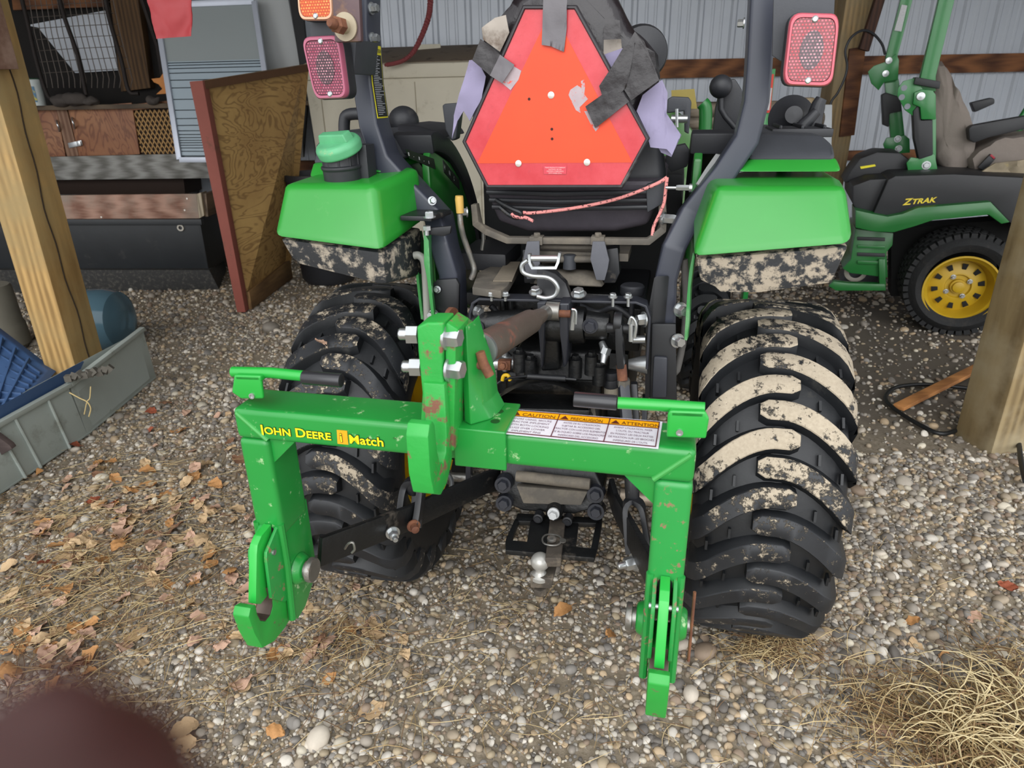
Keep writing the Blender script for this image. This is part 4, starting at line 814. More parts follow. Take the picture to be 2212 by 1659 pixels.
Pd=dens(P); m.rings([wr(Pd,.80,.0,.01,1),wr(Pd,.97,.012,.02,2),wr(Pd,1,.05,.02,3),wr(Pd,.98,.12,.01,4),wr(Pd,.9,.2,.01,5)]); m.build('black_bag',BAG,CV,ang=60)
for pts,mt,y,sd in (([(1012,130),(1028,128),(1048,165),(1040,215),(1012,262),(1000,240),(985,262),(975,300),(978,250),(995,195)],LAV,-.235,1),
  ([(1388,205),(1430,172),(1442,200),(1440,245),(1470,290),(1468,300),(1455,300),(1452,335),(1440,322),(1405,318),(1404,285),(1395,280),(1375,240)],LAV,-.225,2),
  ([(1432,245),(1452,262),(1472,292),(1466,300),(1455,303),(1450,340),(1428,330),(1412,300)],LAV,-.215,6),
  ([(1040,60),(1068,38),(1092,32),(1100,70),(1080,112),(1042,85)],TAN,-.235,3),([(1304,84),(1341,84),(1343,105),(1310,118),(1303,118)],TAN,-.225,4),
  ([(1305,118),(1345,104),(1358,120),(1340,150),(1310,165)],LAV,-.222,5)):
    m=MB(); sheet(m,[t(a,b,y) for a,b in pts],.014,10,.003,(0,1,0),3,sd); m.build('cloth_flap',mt,CV,ang=60)
SG=thing('slow_moving_sign','orange triangle sign with red reflective border taped to the tractor seat','sign',TF,(.02,-.26,1.3))
hexo=[(1130,11),(1246,11),(1404,299),(1345,407),(1051,407),(999,306)]
P=[t(a,b,-.255) for a,b in hexo]; c=sum(P,V())/6
def inset(P,d):
    n=len(P); out=[]
    for i in range(n):
        a,b,e=P[i-1],P[i],P[(i+1)%n]; u=(b-a).normalized(); v_=(e-b).normalized()
        nu=V((u.z,0,-u.x)); nv=V((v_.z,0,-v_.x))
        if nu.dot(c-b)<0: nu=-nu
        if nv.dot(c-b)<0: nv=-nv
        bis=(nu+nv); out.append(b+bis*(d/(1+nu.dot(nv))))
    return out
m=MB(); m.rings([off(P,.014),off(P,-.002),off(inset(P,.003),-.006),off(inset(P,.007),-.006),off(inset(P,.0085),-.001)]); m.build('sign_frame',mat('black_rubber_frame','2b282b',.45,0,.15,30,('77706c',9,.6,.8)),SG,bev=.001)
kk=N('reflective_red'); n1=kk.noise(7,6,.7); n2=kk.noise(70,3,.6); cc=kk.mix(kk.ramp(n1,.35,.65),lin('b8242e'),lin('c8424a')); cc=kk.mix(kk.ramp(n2,.6,.8),cc,lin('b02e38')); kk.base(cc); kk.b.inputs['Roughness'].default_value=.3
m=MB(); I=inset(P,.0085); m.prism(off(I,-.0015),(0,.002,0)); m.build('red_border',kk.m,SG)
kk=N('fluorescent_orange'); cc=kk.mix(kk.noise(6,5),lin('d8380a'),lin('e64814')); kk.base(cc); kk.b.inputs['Roughness'].default_value=.45
TPt=[t(a,b,-.2575) for a,b in((1031,353),(1366,351),(1225,81),(1213,58),(1172,58),(1168,68))]
m=MB(); m.prism(TPt,(0,.001,0)); m.build('orange_triangle',kk.m,SG)
for a,b in((1190.5,205.5),(1120,353),(1268,350.5)):
    m=MB(); q=t(a,b,-.2575); m.lathe(q,(0,-1,0),[(.0075,0),(.0075,.0015),(.005,.003),(.0,.0035)],20); m.build('rivet_head',mat('white_rivet','dcd4cc',.35,.3,.1),SG)
for a,b in((1192,279),(1192.6,300),(1143,214)):
    m=MB(); q=t(a,b,-.2578); m.lathe(q,(0,-1,0),[(.0032,0),(.0032,.0004)],14); m.build('screw_hole',mat('hole_dark','3a1410',.8,0,0),SG)
SCR=mat('scuffed_grey','a8989c',.6,0,.2,40,('d85040',60,.56,.62))
for pts in([(1228,205),(1232,194),(1247,184),(1256,190),(1255,175),(1262,172),(1264,186),(1262,204),(1270,214),(1262,222),(1252,232),(1254,244),(1244,238),(1237,224)],[(1262,240),(1270,240),(1280,262),(1285,276),(1296,272),(1287,284),(1276,268)],[(1085,180),(1108,142),(1126,153),(1120,172),(1103,195)]):
    m=MB(); m.prism([t(a,b,-.2582) for a,b in pts],(0,.0006,0)); m.build('scuff',SCR,SG)
m=MB(); q=[t(a,b,-.2585) for a,b in((1174,358),(1224,358),(1223,376),(1175,376))]; m.prism(q,(0,.0006,0)); dcl=m.build('maker_label',mat('label_red','c43a48',.4,0,0),SG)
m=MB()
for i,l in enumerate(('TRIAD PRODUCTS COMPANY','HASTINGS, NE USA','CERTIFIED COMPLIANCE','WITH ASABE S276.6')): text_into(m,l,t(1199,363.2+i*4,-.2588),(1,0,0),(0,0,1),.0036,'CENTER',bold=.01,lift=.0003)
m.build('label_print',mat('label_pink','f0b4b4',.5,0,0),dcl)
TA=mat('silver_grey_tape','5e5a5e',.38,0,.15,18,('8d8688',7,.6,.8),(24,.4,.003)); TB=mat('black_duct_tape','201b1d',.32,0,.2,18,('5c5250',9,.62,.8),(16,.6,.006))
for pts,mt,y,sd,lb in (([(1174,-12),(1225,-8),(1224,60),(1218,112),(1208,108),(1190,100),(1170,97)],TA,-.2655,1,'grey tape strip at the top'),
  ([(1038,84),(1080,118),(1058,163),(1020,130)],TB,-.268,2,'dark tape strip on the left'),([(1080,118),(1111,140),(1085,180),(1058,163)],TA,-.268,2,'grey tape end on the left'),
  ([(1306,38),(1339,44),(1341,84),(1304,86)],TB,-.245,3,None),([(1371,68),(1392,90),(1424,173),(1363,217),(1347,192),(1360,150),(1348,110)],TB,-.262,4,None),
  ([(1348,100),(1372,92),(1362,150),(1352,190),(1308,230),(1294,186),(1318,150)],TB,-.266,5,None),([(1264,230),(1300,205),(1339,196),(1359,219),(1318,252),(1286,277)],TB,-.270,7,'creased black tape strip on the sign')):
    m=MB(); sheet(m,[t(a,b,y) for a,b in pts],.0035,22,.0012,(0,1,0),3,sd); o_=m.build('tape_strip',mt,SG,ang=60)
    if lb: lab(o_,lb)
m=MB(); c=t(1385,115,-.10); m.lathe(c,(.2,-1,0),[(0,-.04),(.05,-.035),(.062,0),(.055,.03),(0,.04)],36); m.build('round_pod',PL,TR)
# bungee cord
BC=lambda:None
kk=N('pink_bungee'); wv=kk.n('ShaderNodeTexChecker',Scale=170); kk.l(kk.co((1,.2,.45)),wv.inputs['Vector']); nn=kk.noise(190,2,.6); cc=kk.mix(kk.ramp(nn,.58,.64),lin('d98a86'),lin('3a2226')); kk.base(cc); kk.b.inputs['Roughness'].default_value=.8; kk.bump(nn,.5,.001)
P1=smooth_path([t(1441,383,-.205),t(1420,396,-.208),t(1370,417,-.21),t(1320,433,-.212),t(1260,446,-.213),t(1200,455,-.213),t(1150,460,-.213),t(1130,459,-.212)],5)
P2=smooth_path([t(1441,383,-.205),t(1438,410,-.205),t(1434,440,-.205),t(1422,468,-.205),t(1412,490,-.205),t(1409,510,-.215)],5)
P3=smooth_path([t(1105,462,-.215),t(1112,468,-.218),t(1127,470,-.218),t(1136,470,-.216),t(1152,478,-.216)],5)
BCo=thing('bungee_cord','pink and black bungee cord hooked across the back of the seat','bungee cord',TF,(.1,-.21,1.2))
for P_ in(P1,P2,P3):
    m=MB(); m.tube(P_,.0042,10); m.build('cord_run',kk.m,BCo)
m=MB(); m.tube(smooth_path([t(1072,432,-.19),t(1085,440,-.2),t(1108,452,-.215),t(1125,460,-.218),t(1118,470,-.212),t(1100,464,-.205),t(1080,448,-.195)],4),.006,8); m.build('cord_hook',BK,BCo)
# ================= MOWER =================
MO=thing('riding_mower','green and black zero turn mower with a covered seat, parked by the back wall','mower',MF,(.0,.3,0))
c=mw(2076,627,0); RM=c.z; 
rr_=abs((mw(2164,627,0)-mw(1988,627,0)).length)/2*.97
MT=mat('turf_tyre','1a1b1c',.8,0,.3,40,('3f3a34',12,.55,.8),(70,.8,.004))
m=MB(MF); wdt=.34; cr=c.copy(); c=c+V((0,0,.03)); RM=c.z
pr=[(rr_*1.0,.0),(rr_*1.12,-.02),(RM*.82,-.03),(RM*.93,-.005),(RM*.985,.03),(RM,.07),(RM,wdt-.07),(RM*.97,wdt-.02),(RM*.8,wdt)]
m.lathe(c,(0,1,0),pr,72,cap=False)
for q in range(44):
    a_=2*math.pi*q/44
    for y_ in (.03,.11,.19,.27):
        aa=a_+(.07 if y_ in(.11,.27) else 0); R_=RM-.006
        p=c+V((R_*math.cos(aa),y_,R_*math.sin(aa))); m.box(p,(.03,.065,.034),(0,-aa,0))
ty=lab(m.build('rear_tire',MT,MO,ang=40),'black turf tyre with a yellow wheel')
c=cr
k_=rr_
m=MB(MF); m.lathe(c,(0,1,0),[(k_*1.02,.0),(k_*1.02,-.012),(k_*.97,-.012),(k_*.93,.01),(k_*.87,.02),(k_*.85,.03),(k_*.80,.10),(k_*.76,.13),(k_*.70,.125),(k_*.42,.10),(k_*.36,.10),(k_*.33,.115),(k_*.22,.115),(k_*.21,.09),(k_*.12,.09),(0,.09)],56,cap=False); rim=m.build('wheel_rim',mat('mower_rim_yellow','b8961c',.45,0,.12,7,('7a6a2a',10,.62,.8)),ty)
for q in range(10):
    a_=2*math.pi*q/10+.2; m=MB(MF); u=V((math.cos(a_),0,math.sin(a_))); s_=V((-math.sin(a_),0,math.cos(a_))); p=c+u*k_*.60+V((0,.108,0))
    m.prism([p+u*-.018+s_*-.012,p+u*-.018+s_*.012,p+u*.02+s_*.018,p+u*.02+s_*-.018],(0,-.004,0)); m.build('rim_slot',mat('slot_dark','0b0c0b',.8,0,0),rim,bev=.003)
for q in range(4):
    a_=math.pi/2*q+.55; m=MB(MF); m.bolt(c+V((k_*.33*math.cos(a_),.10,k_*.33*math.sin(a_))),(0,-1,0),.012,.016); m.build('lug_nut',CHR,rim)
m=MB(MF); m.lathe(c+V((0,.09,0)),(0,-1,0),[(k_*.16,0),(k_*.16,.02),(k_*.12,.024),(0,.024)],28); m.build('hub_cap',mat('mower_rim_yellow','d0a91c',.45),rim)
def mp(name,pts,y,d,mt,bev=.006,par=None,lb=None):
    m=MB(MF); m.prism([mw(a,b,y) for a,b in pts],(0,d,0)); o_=m.build(name,mt,par or MO,bev=bev)
    return lab(o_,lb) if lb else o_
MBK=mat('mower_black_plastic','26272a',.5,0,.15,20,('54504c',5,.62,.85))
bd=mp('body_shell',[(1886,462),(1918,388),(1935,380),(2060,376),(2260,386),(2260,520),(2190,490),(2140,437),(1985,449),(1920,468)],.03,.9,MBK,.012)
mp('body_shell_nose',[(1842,440),(1842,402),(1880,388),(1920,386),(1890,462),(1850,455)],.10,.8,MBK,.01)
mp('fender_arch',[(1848,454),(1886,462),(1918,468),(1950,462),(1983,449),(2140,436),(2182,480),(2163,484),(2136,464),(2015,476),(1976,489),(1931,502),(1886,500),(1848,492)],-.04,.30,GD,.006)
mp('frame_side',[(1848,494),(1930,504),(1928,530),(1915,545),(1918,600),(1836,590),(1820,580),(1838,560)],.16,.5,GD,.006)
for i in range(4): mp('louvre',[(1852,512+i*17),(1912,514+i*17),(1912,521+i*17),(1852,519+i*17)],.145,.02,GD if i%2 else MBK,.002)
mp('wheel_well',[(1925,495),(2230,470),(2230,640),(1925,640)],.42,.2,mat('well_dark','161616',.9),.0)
mp('rear_bumper',[(1800,608),(1835,612),(1912,614),(1914,628),(1806,628),(1790,618)],.12,.06,GD,.004)
mp('engine_guard',[(1898,560),(1912,560),(1914,620),(1900,620)],.13,.1,GD,.003)
m=MB(MF); q=mw(1848,585,.3); m.lathe(q,(0,-1,0),[(.07,0),(.075,.02),(.06,.03),(.045,.03)],24,cap=False); m.build('muffler_cap',mat('pale_cap','b8b2a6',.6),MO)
mp('engine_block',[(1840,575),(1910,575),(1910,612),(1815,612)],.32,.3,PLG,.01)
mp('engine_hood',[(1822,395),(1840,365),(1858,342),(1895,328),(1945,330),(1965,345),(1975,380),(1900,392)],.45,.4,MBK,.02)
mp('yellow_strip',[(1858,360),(1890,355),(1892,359),(1860,365)],.44,.01,mat('decal_yellow','f2e412',.4),.0)
m=MB(MF); text_into(m,'Z',mw(1950,443,.028),(1,0,.13),(.25,0,1),.058,bold=.03,wide=1.1); text_into(m,'TRAK',mw(1968,441,.028),(1,0,.13),(.25,0,1),.047,bold=.03,wide=1.1); m.build('model_lettering',mat('ztrak_yellow','e8d03a',.4,0,0),bd,smooth=False)
def mtube(name,pts,y,wd_,th,mt,par=None):
    m=MB(MF); m.tube([mw(a,b,y) for a,b in pts],.01,sect=(th,wd_),up=(0,1,0)); return m.build(name,mt,par or MO,bev=.004)
MG=green('mower_bar_green','23803a')
for y,pts in((.42,[(2052,-60),(2043,0),(2003,166),(2003,200)]),(1.05,[(1965,-60),(1957,0),(1925,122),(1922,180)])):
    mtube('roll_bar',pts,y,.07,.085 if y<.5 else .075,MG)
mp('serial_label',[(1948,10),(1960,12),(1947,68),(1932,66)],1.0,.003,mat('label_white','cfd0d2',.6,0,.3,80),.0)
mp('hinge_plate',[(1938,206),(1940,190),(1952,175),(1978,168),(1992,190),(2005,232),(1972,250),(1955,238)],.36,.02,MG,.003)
mp('hinge_bracket',[(1975,200),(1992,193),(2015,195),(2022,205),(2022,258),(1990,258),(1988,232),(1972,225)],.33,.14,MG,.006)
for a,b in((1953,190),(1948,210),(1960,230)): 
    m=MB(MF); m.lathe(mw(a,b,.358),(0,-1,0),[(.018,0),(.018,.001)],18); m.build('hinge_hole',mat('hole_pale','8d929a',.6,0,0),MO)
m=MB(MF); m.lathe(mw(1989,208,.328),(0,-1,0),[(.026,0),(.024,.010),(0,.012)],22); m.build('pivot_bolt',CHR,MO)
mp('strap_clamp',[(1978,166),(2032,176),(2030,192),(1974,182)],.33,.12,MBK,.006)
mtube('roll_bar_lower',[(2005,255),(2005,330),(2004,380)],.42,.07,.08,MG)
mp('buckle_cover',[(1972,240),(1985,225),(1990,260),(2015,258),(2016,335),(1985,345),(1975,300)],.35,.1,MBK,.01)
mp('post_foot',[(1958,352),(1968,340),(1985,342),(2010,330),(2020,335),(2028,382),(1975,380),(1962,372)],.36,.03,MG,.005)
for a,b in((2001,357),(2002,377)): 
    m=MB(MF); m.bolt(mw(a,b,.36),(0,-1,0),.02,.014); m.build('foot_bolt',CHR,MO)
mp('hinge_plate',[(1875,155),(1888,142),(1912,134),(1936,116),(1942,130),(1940,172),(1910,178),(1898,195),(1882,180)],1.0,.02,MG,.003)
for a,b in((1920,131),(1913,159)):
    m=MB(MF); m.lathe(mw(a,b,.998),(0,-1,0),[(.024,0),(.022,.008),(0,.01)],18); m.build('pivot_bolt',CHR,MO)
mtube('roll_bar_lower',[(1925,175),(1932,240),(1942,330)],1.05,.07,.09,MG)
mp('buckle_cover',[(1905,205),(1915,200),(1945,210),(1948,240),(1922,245),(1920,275),(1908,270)],.98,.1,MBK,.008)
mp('post_foot',[(1908,312),(1915,298),(1955,292),(1965,300),(1966,330),(1925,333),(1912,325)],.98,.03,MG,.005)
for a,b in((1939,300),(1941,321)):
    m=MB(MF); m.bolt(mw(a,b,.98),(0,-1,0),.018,.012); m.build('foot_bolt',CHR,MO)
TAU=mat('taupe_cover','8a8078',.85,0,.12,6,None,(8,.5,.02))
m=MB(MF); P=[mw(a,b,.5) for a,b in((2020,136),(2040,130),(2058,160),(2085,212),(2105,262),(2114,310),(2108,345),(2092,372),(2045,372),(2024,345),(2016,250))]; Pd=dens(P,3); c=sum(P,V())/len(P)
m.rings([wr(Pd,s_,d_,.03,7+s_) for s_,d_ in((.55,.02),(.92,.03),(1,.1),(1,.5),(.9,.6))]); sc_=m.build('seat_cover',TAU,MO,ang=60)
m=MB(MF); P=[mw(a,b,.45) for a,b in((2095,345),(2110,330),(2150,300),(2212,290),(2260,290),(2260,372),(2100,374))]; c=sum(P,V())/len(P); Pd=dens(P,3); m.rings([wr(Pd,s_,d_,.02,17+s_) for s_,d_ in((.9,.0),(1,.05),(1,.5))]); m.build('seat_cover',TAU,MO,ang=60)
mp('armrest',[(2092,278),(2100,271),(2160,260),(2230,248),(2230,275),(2135,298),(2105,309),(2094,302)],.42,.09,MBK,.012)
mp('armrest',[(2098,222),(2143,211),(2149,214),(2149,224),(2106,243)],1.0,.09,MBK,.01)
mp('belt_buckle',[(2112,362),(2140,332),(2152,342),(2128,370)],.40,.03,MBK,.006)
mp('belt_button',[(2138,336),(2142,333),(2150,340),(2147,344)],.395,.01,mat('red_button','a02030',.5),.001)
m=MB(MF); m.tube([mw(2225,225,.9),mw(2205,255,.9),mw(2200,290,.9)],.02,10); m.build('control_lever',MG,MO)
m=MB(MF); sheet(m,[mw(a,b,.30) for a,b in((2112,376),(2150,352),(2212,345),(2250,345),(2250,392),(2150,390))],.05,8,.02,(0,1,0),3,4); m.build('straw_dusted_bag',mat('straw_bag','9c8f78',.8,0,.35,16,('c9b47c',20,.55,.7)),MO)
# ================= LEFT SIDE =================
def contour(name,light,mid,dark,sc,scale):
    """rotary cut veneer: nested growth contours"""
    k=N(name); co=k.co(sc); n1=k.noise(scale,3,.5,co,.6); mu=k.n('ShaderNodeMath',_operation='MULTIPLY'); k.l(n1,mu.inputs[0]); mu.inputs[1].default_value=85
    sn=k.n('ShaderNodeMath',_operation='SINE'); k.l(mu.outputs[0],sn.inputs[0]); f=k.ramp(sn.outputs[0],.2,1.0)
    c=k.mix(k.ramp(k.noise(2,4),.35,.65),lin(light),lin(mid)); fx=k.n('ShaderNodeMath',_operation='MULTIPLY'); k.l(f,fx.inputs[0]); fx.inputs[1].default_value=.6
    c=k.mix(fx.outputs[0],c,lin(dark)); k.base(c); k.b.inputs['Roughness'].default_value=.6; k.bump(k.noise(150,3,.6,co),.2,.002); return k.m
def wp(name,pts,y,d,mt,label=None,cat=None,bev=.004,par=None,group=None,f=WF):
    m=MB(f); m.prism([w(a,b,y) for a,b in pts],(0,d,0)); o_=m.build(name,mt,par,bev=bev)
    return tag(o_,label,cat,group) if label else o_
# front posts
def post(name,corners,h,mt,lbl,lean=(0,0)):
    m=MB(WF); A=[V((x,y,-.02)) for x,y in corners]; B=[V((x+lean[0],y+lean[1],h)) for x,y in corners]; m.hexa(A,B); o_=m.build(name,mt,bev=.008); return tag(o_,lbl,'post')
WPo=woodmat('fresh_post_wood','c09c62','8a6c3e','Z',6,.65,'9a8458')
WPg=woodmat('weathered_post_wood','9a8660','6c5a3c','Z',6,.7,'a89a7c')
b=wz(183,862); cR=wz(236,834)
u=(cR-b).to_2d(); 
s_=.205; u=u.normalized()*s_; n_=V((-u.y,u.x))
P0=b.to_2d()
post('wooden_post',[(P0.x,P0.y),(P0.x+u.x,P0.y+u.y),(P0.x+u.x+n_.x,P0.y+u.y+n_.y),(P0.x+n_.x,P0.y+n_.y)],3.4,WPo,'square light wooden post with a long crack, standing behind the grey tote')
POSTL=bpy.data.objects['wooden_post']
m=MB(WF); path=[V((P0.x,P0.y,0))+V((u.x,u.y,0))*(.46+.05*math.sin(z*5)+.03*math.sin(z*17))+V((u.y,-u.x,0)).normalized()*.002+V((0,0,z)) for z in [.12+.06*i for i in range(30)]]
m.tube(path,.0035,6); m.build('long_crack',mat('crack_dark','2c2012',.9,0,0),POSTL)
m=MB(WF); zb=WF.P(20,152,y=P0.y-.06).z; c=V((P0.x,P0.y,0))
q=[V((P0.x-.22,P0.y+.08,zb)),V((P0.x-.04,P0.y-.10,zb)),V((P0.x+.16,P0.y-.06,zb+.02)),V((P0.x-.02,P0.y+.14,zb))]
uu_=V((u.x,u.y,0)).normalized(); nn_=V((-uu_.y,uu_.x,0))
q=[c-nn_*.06-uu_*.22+V((0,0,zb)),c-nn_*.06+uu_*.10+V((0,0,zb+.01)),c-nn_*.01+uu_*.10+V((0,0,zb+.01)),c-nn_*.01-uu_*.22+V((0,0,zb))]
m.prism(q,(0,0,1.0)); tag(m.build('post_board',woodmat('pinkish_board','a08474','7a5c4c','X',7),bev=.004),'short pinkish board nailed across the top of the left post','board')
A=wz(2082,946); B=wz(2141,980); u2=(B-A).to_2d(); u2=u2.normalized()*.21; n2_=V((-u2.y,u2.x)); P1_=B.to_2d()
post('wooden_post',[(P1_.x-u2.x,P1_.y-u2.y),(P1_.x,P1_.y),(P1_.x+n2_.x,P1_.y+n2_.y),(P1_.x-u2.x+n2_.x,P1_.y-u2.y+n2_.y)],3.4,WPg,'square weathered wooden post at the right edge, cable passing its foot')
# back posts
m=MB(WF); q=w(1840,100,5.6); m.box((w(1842,100,5.6).x,5.7,1.7),(.205,.2,3.4)); tag(m.build('wooden_post',WP,bev=.006),'brown wooden post against the back wall beside the mower','post')
m=MB(WF); q0=w(1853,105,5.58); q1=w(1830,290,5.58); m.prism([w(1836,105,5.58),w(1871,100,5.58),w(1846,292,5.58),w(1814,296,5.58)],(0,.022,0)); tag(m.build('board_block',WG,bev=.004),'short reddish board fixed to the post by the mower','board')
m=MB(WF); m.prism([w(1905,-60,5.5),w(1925,-60,5.5),w(1872,112,5.5),w(1852,106,5.5)],(0,-.04,0)); tag(m.build('brace_board',WD,bev=.004),'dark brown diagonal brace above the mower','board')
m=MB(WF); m.tube(smooth_path([w(a,b_,5.45) for a,b_ in((1912,118),(1905,95),(1885,72),(1862,66),(1838,82),(1826,110),(1830,140),(1826,165),(1810,200),(1795,222),(1790,260))],5),.009,8); tag(m.build('electric_cable',PL),'thin black cable looping up beside the back post','cable')
tag(wp('white_panel',[(1776,226),(1798,226),(1796,345),(1770,345)],5.3,.02,mat('white_panel','c4c8cc',.6)),'small white panel leaning behind the right fender','panel')
for i,(a,b_) in enumerate(((1600,238),(1600,262),(1600,288),(1600,312))):
    m=MB(WF); m.tube([w(a-120,b_,5.3+.03*i),w(1775,b_-4,5.3+.03*i)],.055,12); tag(m.build('split_log',woodmat('grey_log','8c8070','4a4238','X',9)),'weathered grey log in the pile behind the tractor','log','logs stacked behind the tractor')
m=MB(WF); m.lathe(w(1744,222,5.25),(0,0,1),[(.04,-.03),(.045,.0),(.045,.03),(.03,.035)],20); tag(m.build('small_jar',mat('tan_jar','a08c6c',.5)),'small tan lidded jar on the log pile','jar')
GBt=thing('implement_arm','upright green bar with a red edged label behind the right roll bar','implement arm',WF,tuple(w(1668,300,4.6)[:2])+(0,))
m=MB(WF); q0=w(1664,150,4.6); q1=w(1676,148,4.6); m.prism([q0,q1,V((q1.x,4.6,0)),V((q0.x,4.6,0))],(0,.05,0)); m.build('arm_bar',MG,GBt,bev=.004)
m=MB(WF); m.prism([w(1655,160,4.58),w(1672,160,4.58),w(1664,244,4.58),w(1652,243,4.58)],(0,.006,0)); dd=m.build('arm_label',mat('label_rededge','c83a2c',.5),GBt)
m=MB(WF); m.prism([w(1655,190,4.57),w(1668,190,4.57),w(1662,238,4.57),w(1654,238,4.57)],(0,.004,0)); m.build('label_field',mat('label_grey','b8b4b4',.5,0,.5,200),dd)
# plywood panel with painted edge
pn=wz(532,672); pf=wz(626,600); pt=w(432,176,pn.y); pft=w(668,138,pf.y)
PB=thing('plywood_panel','brown plywood panel standing on edge with a red painted end board','plywood panel',WF,(pn.x,(pn.y+pf.y)/2,0))
PLY=contour('plywood_figure','bd9a5e','9c7846','6a4a26',(1,.55,1.5),3.2)
m=MB(WF); m.hexa([pn,pf,V((pft.x,pf.y,pft.z)),V((pt.x,pn.y,pt.z))],[pn+V((-.03,0,0)),pf+V((-.03,0,0)),V((pft.x-.03,pf.y,pft.z)),V((pt.x-.03,pn.y,pt.z))]); m.build('panel_sheet',PLY,PB)
RP=mat('red_painted_board','8a4a3e',.7,0,.12,10,('6a4a3c',7,.58,.75))
m=MB(WF); a_=V((-.085,0,0)); y0=pn.y-.03
m.hexa([V((pn.x-.06,y0,.0)),V((pn.x+.005,y0,.0)),V((pn.x+.005,y0+.09,0)),V((pn.x-.06,y0+.09,0))],[V((pt.x-.06,y0,pt.z)),V((pt.x+.03,y0,pt.z+.005)),V((pt.x+.03,y0+.09,pt.z+.005)),V((pt.x-.06,y0+.09,pt.z))]); m.build('end_board',RP,PB,bev=.004)
m=MB(WF); m.hexa([pn+V((.0,.05,0)),pf+V((0,0,0)),pf+V((0,0,.17)),pn+V((0,.05,.14))],[pn+V((.03,.05,0)),pf+V((.03,0,0)),pf+V((.03,0,.17)),pn+V((.03,.05,.14))]); m.build('bottom_rail',woodmat('rail_wood','8a6a40','5a4024','Y',7),PB,bev=.003)
m=MB(WF); m.hexa([V((pt.x,pn.y,pt.z-.05)),V((pft.x,pf.y,pft.z-.05)),V((pft.x,pf.y,pft.z)),V((pt.x,pn.y,pt.z))],[V((pt.x+.03,pn.y,pt.z-.05)),V((pft.x+.03,pf.y,pft.z-.05)),V((pft.x+.03,pf.y,pft.z)),V((pt.x+.03,pn.y,pt.z))]); m.build('top_rail',mat('dark_rail','5a3c24',.7,0,.2,20),PB,bev=.003)
# black tub planter with board sides
BP=thing('planter_box','long black tub with weathered boards fixed round its rim','planter box',WF,(-3.4,6.2,0))
KB=mat('black_tub','222528',.55,0,.25,8,('4c4a48',5,.6,.85),(30,.3,.003)); GB_=woodmat('grey_weathered_board','a3a29d','6a6862','X',11,.85); RB=woodmat('faded_red_board','b08c7a','7a5646','X',11,.8,'8f8174')
Y1_=5.85; z0=0
m=MB(WF); m.hexa([w(-150,640,Y1_),w(480,637,Y1_),w(497,592,Y1_+.8),w(-100,592,Y1_+.8)],[w(-150,583,Y1_-.03),w(452,583,Y1_-.03),w(480,556,Y1_+.8),w(-100,556,Y1_+.8)]); m.build('tub_base',mat('scuffed_black','2a2a29',.75,0,.3,30,('5a5650',40,.5,.7)),BP,bev=.01)
fl=w(-150,478,Y1_); fr=w(432,478,Y1_); bl=w(-150,583,Y1_+.06); br=w(451,583,Y1_+.06); dp=.85
m=MB(WF); 
m.hexa([bl,br,fr,fl],[bl+V((0,.03,0)),br+V((-.03,.03,0)),fr+V((-.03,.03,0)),fl+V((0,.03,0))])
m.hexa([br,br+V((0,dp-.1,0)),fr+V((0,dp,0)),fr],[br+V((-.03,0,0)),br+V((-.03,dp-.1,0)),fr+V((-.03,dp,0)),fr+V((-.03,0,0))])
m.hexa([bl+V((0,dp,0)),br+V((0,dp,0)),fr+V((0,dp,.08)),fl+V((0,dp,.08))],[bl+V((0,dp-.03,0)),br+V((-.0,dp-.03,0)),fr+V((0,dp-.03,.08)),fl+V((0,dp-.03,.08))])
m.hexa([fl+V((0,-.02,-.03)),fr+V((.02,-.02,-.03)),fr+V((.02,.03,-.03)),fl+V((0,.03,-.03))],[fl+V((0,-.02,.02)),fr+V((.02,-.02,.02)),fr+V((.02,.03,.02)),fl+V((0,.03,.02))])
m.build('tub_body',KB,BP,bev=.008)
m=MB(WF); m.box(((bl.x+br.x)/2,Y1_+.45,.35),(br.x-bl.x-.1,.7,.25)); m.build('tub_soil',mat('soil_dark','1c1a17',.95),BP)
m=MB(WF); q=w(390,492,Y1_); m.lathe(q,(0,-1,0),[(.028,-.01),(.028,.006),(.016,.006),(.016,-.004)],24,cap=False); m.build('drain_ring',mat('pale_ring','b4aea2',.5),BP)
m=MB(WF); m.prism([w(-150,425,Y1_),w(424,419,Y1_),w(430,472,Y1_),w(-150,474,Y1_)],(0,.04,0)); m.build('side_board',RB,BP,bev=.004)
m=MB(WF); m.prism([w(424,419,Y1_+.0),w(434,416,Y1_+.0),w(441,466,Y1_),w(430,472,Y1_)],(0,.12,0)); m.build('corner_post',woodmat('pale_corner_wood','b0a48e','7c705c','Z',7),BP,bev=.004)
a0=w(436,418,Y1_+.03); a1=w(441,468,Y1_+.03); m=MB(WF); m.hexa([a0,a1,a1+V((-.0,.8,0)),a0+V((0,.8,0))],[a0+V((.035,0,0)),a1+V((.035,0,0)),a1+V((.035,.8,0)),a0+V((.035,.8,0))]); m.build('end_side_board',woodmat('brown_grey_board','7c6a58','4c4034','Y',6),BP,bev=.003)
m=MB(WF); m.prism([w(-150,345,6.72),w(452,331,6.72),w(462,385,6.72),w(-150,392,6.72)],(0,.04,0)); m.build('side_board',GB_,BP,bev=.004)
for a,b_ in((404,429),(399,454),(219,469)):
    m=MB(WF); m.lathe(w(a,b_,Y1_-.002),(0,-1,0),[(.008,0),(.007,.003)],12); m.build('board_screw',mat('white_rivet','dcd4cc',.35,.3,.1),BP)
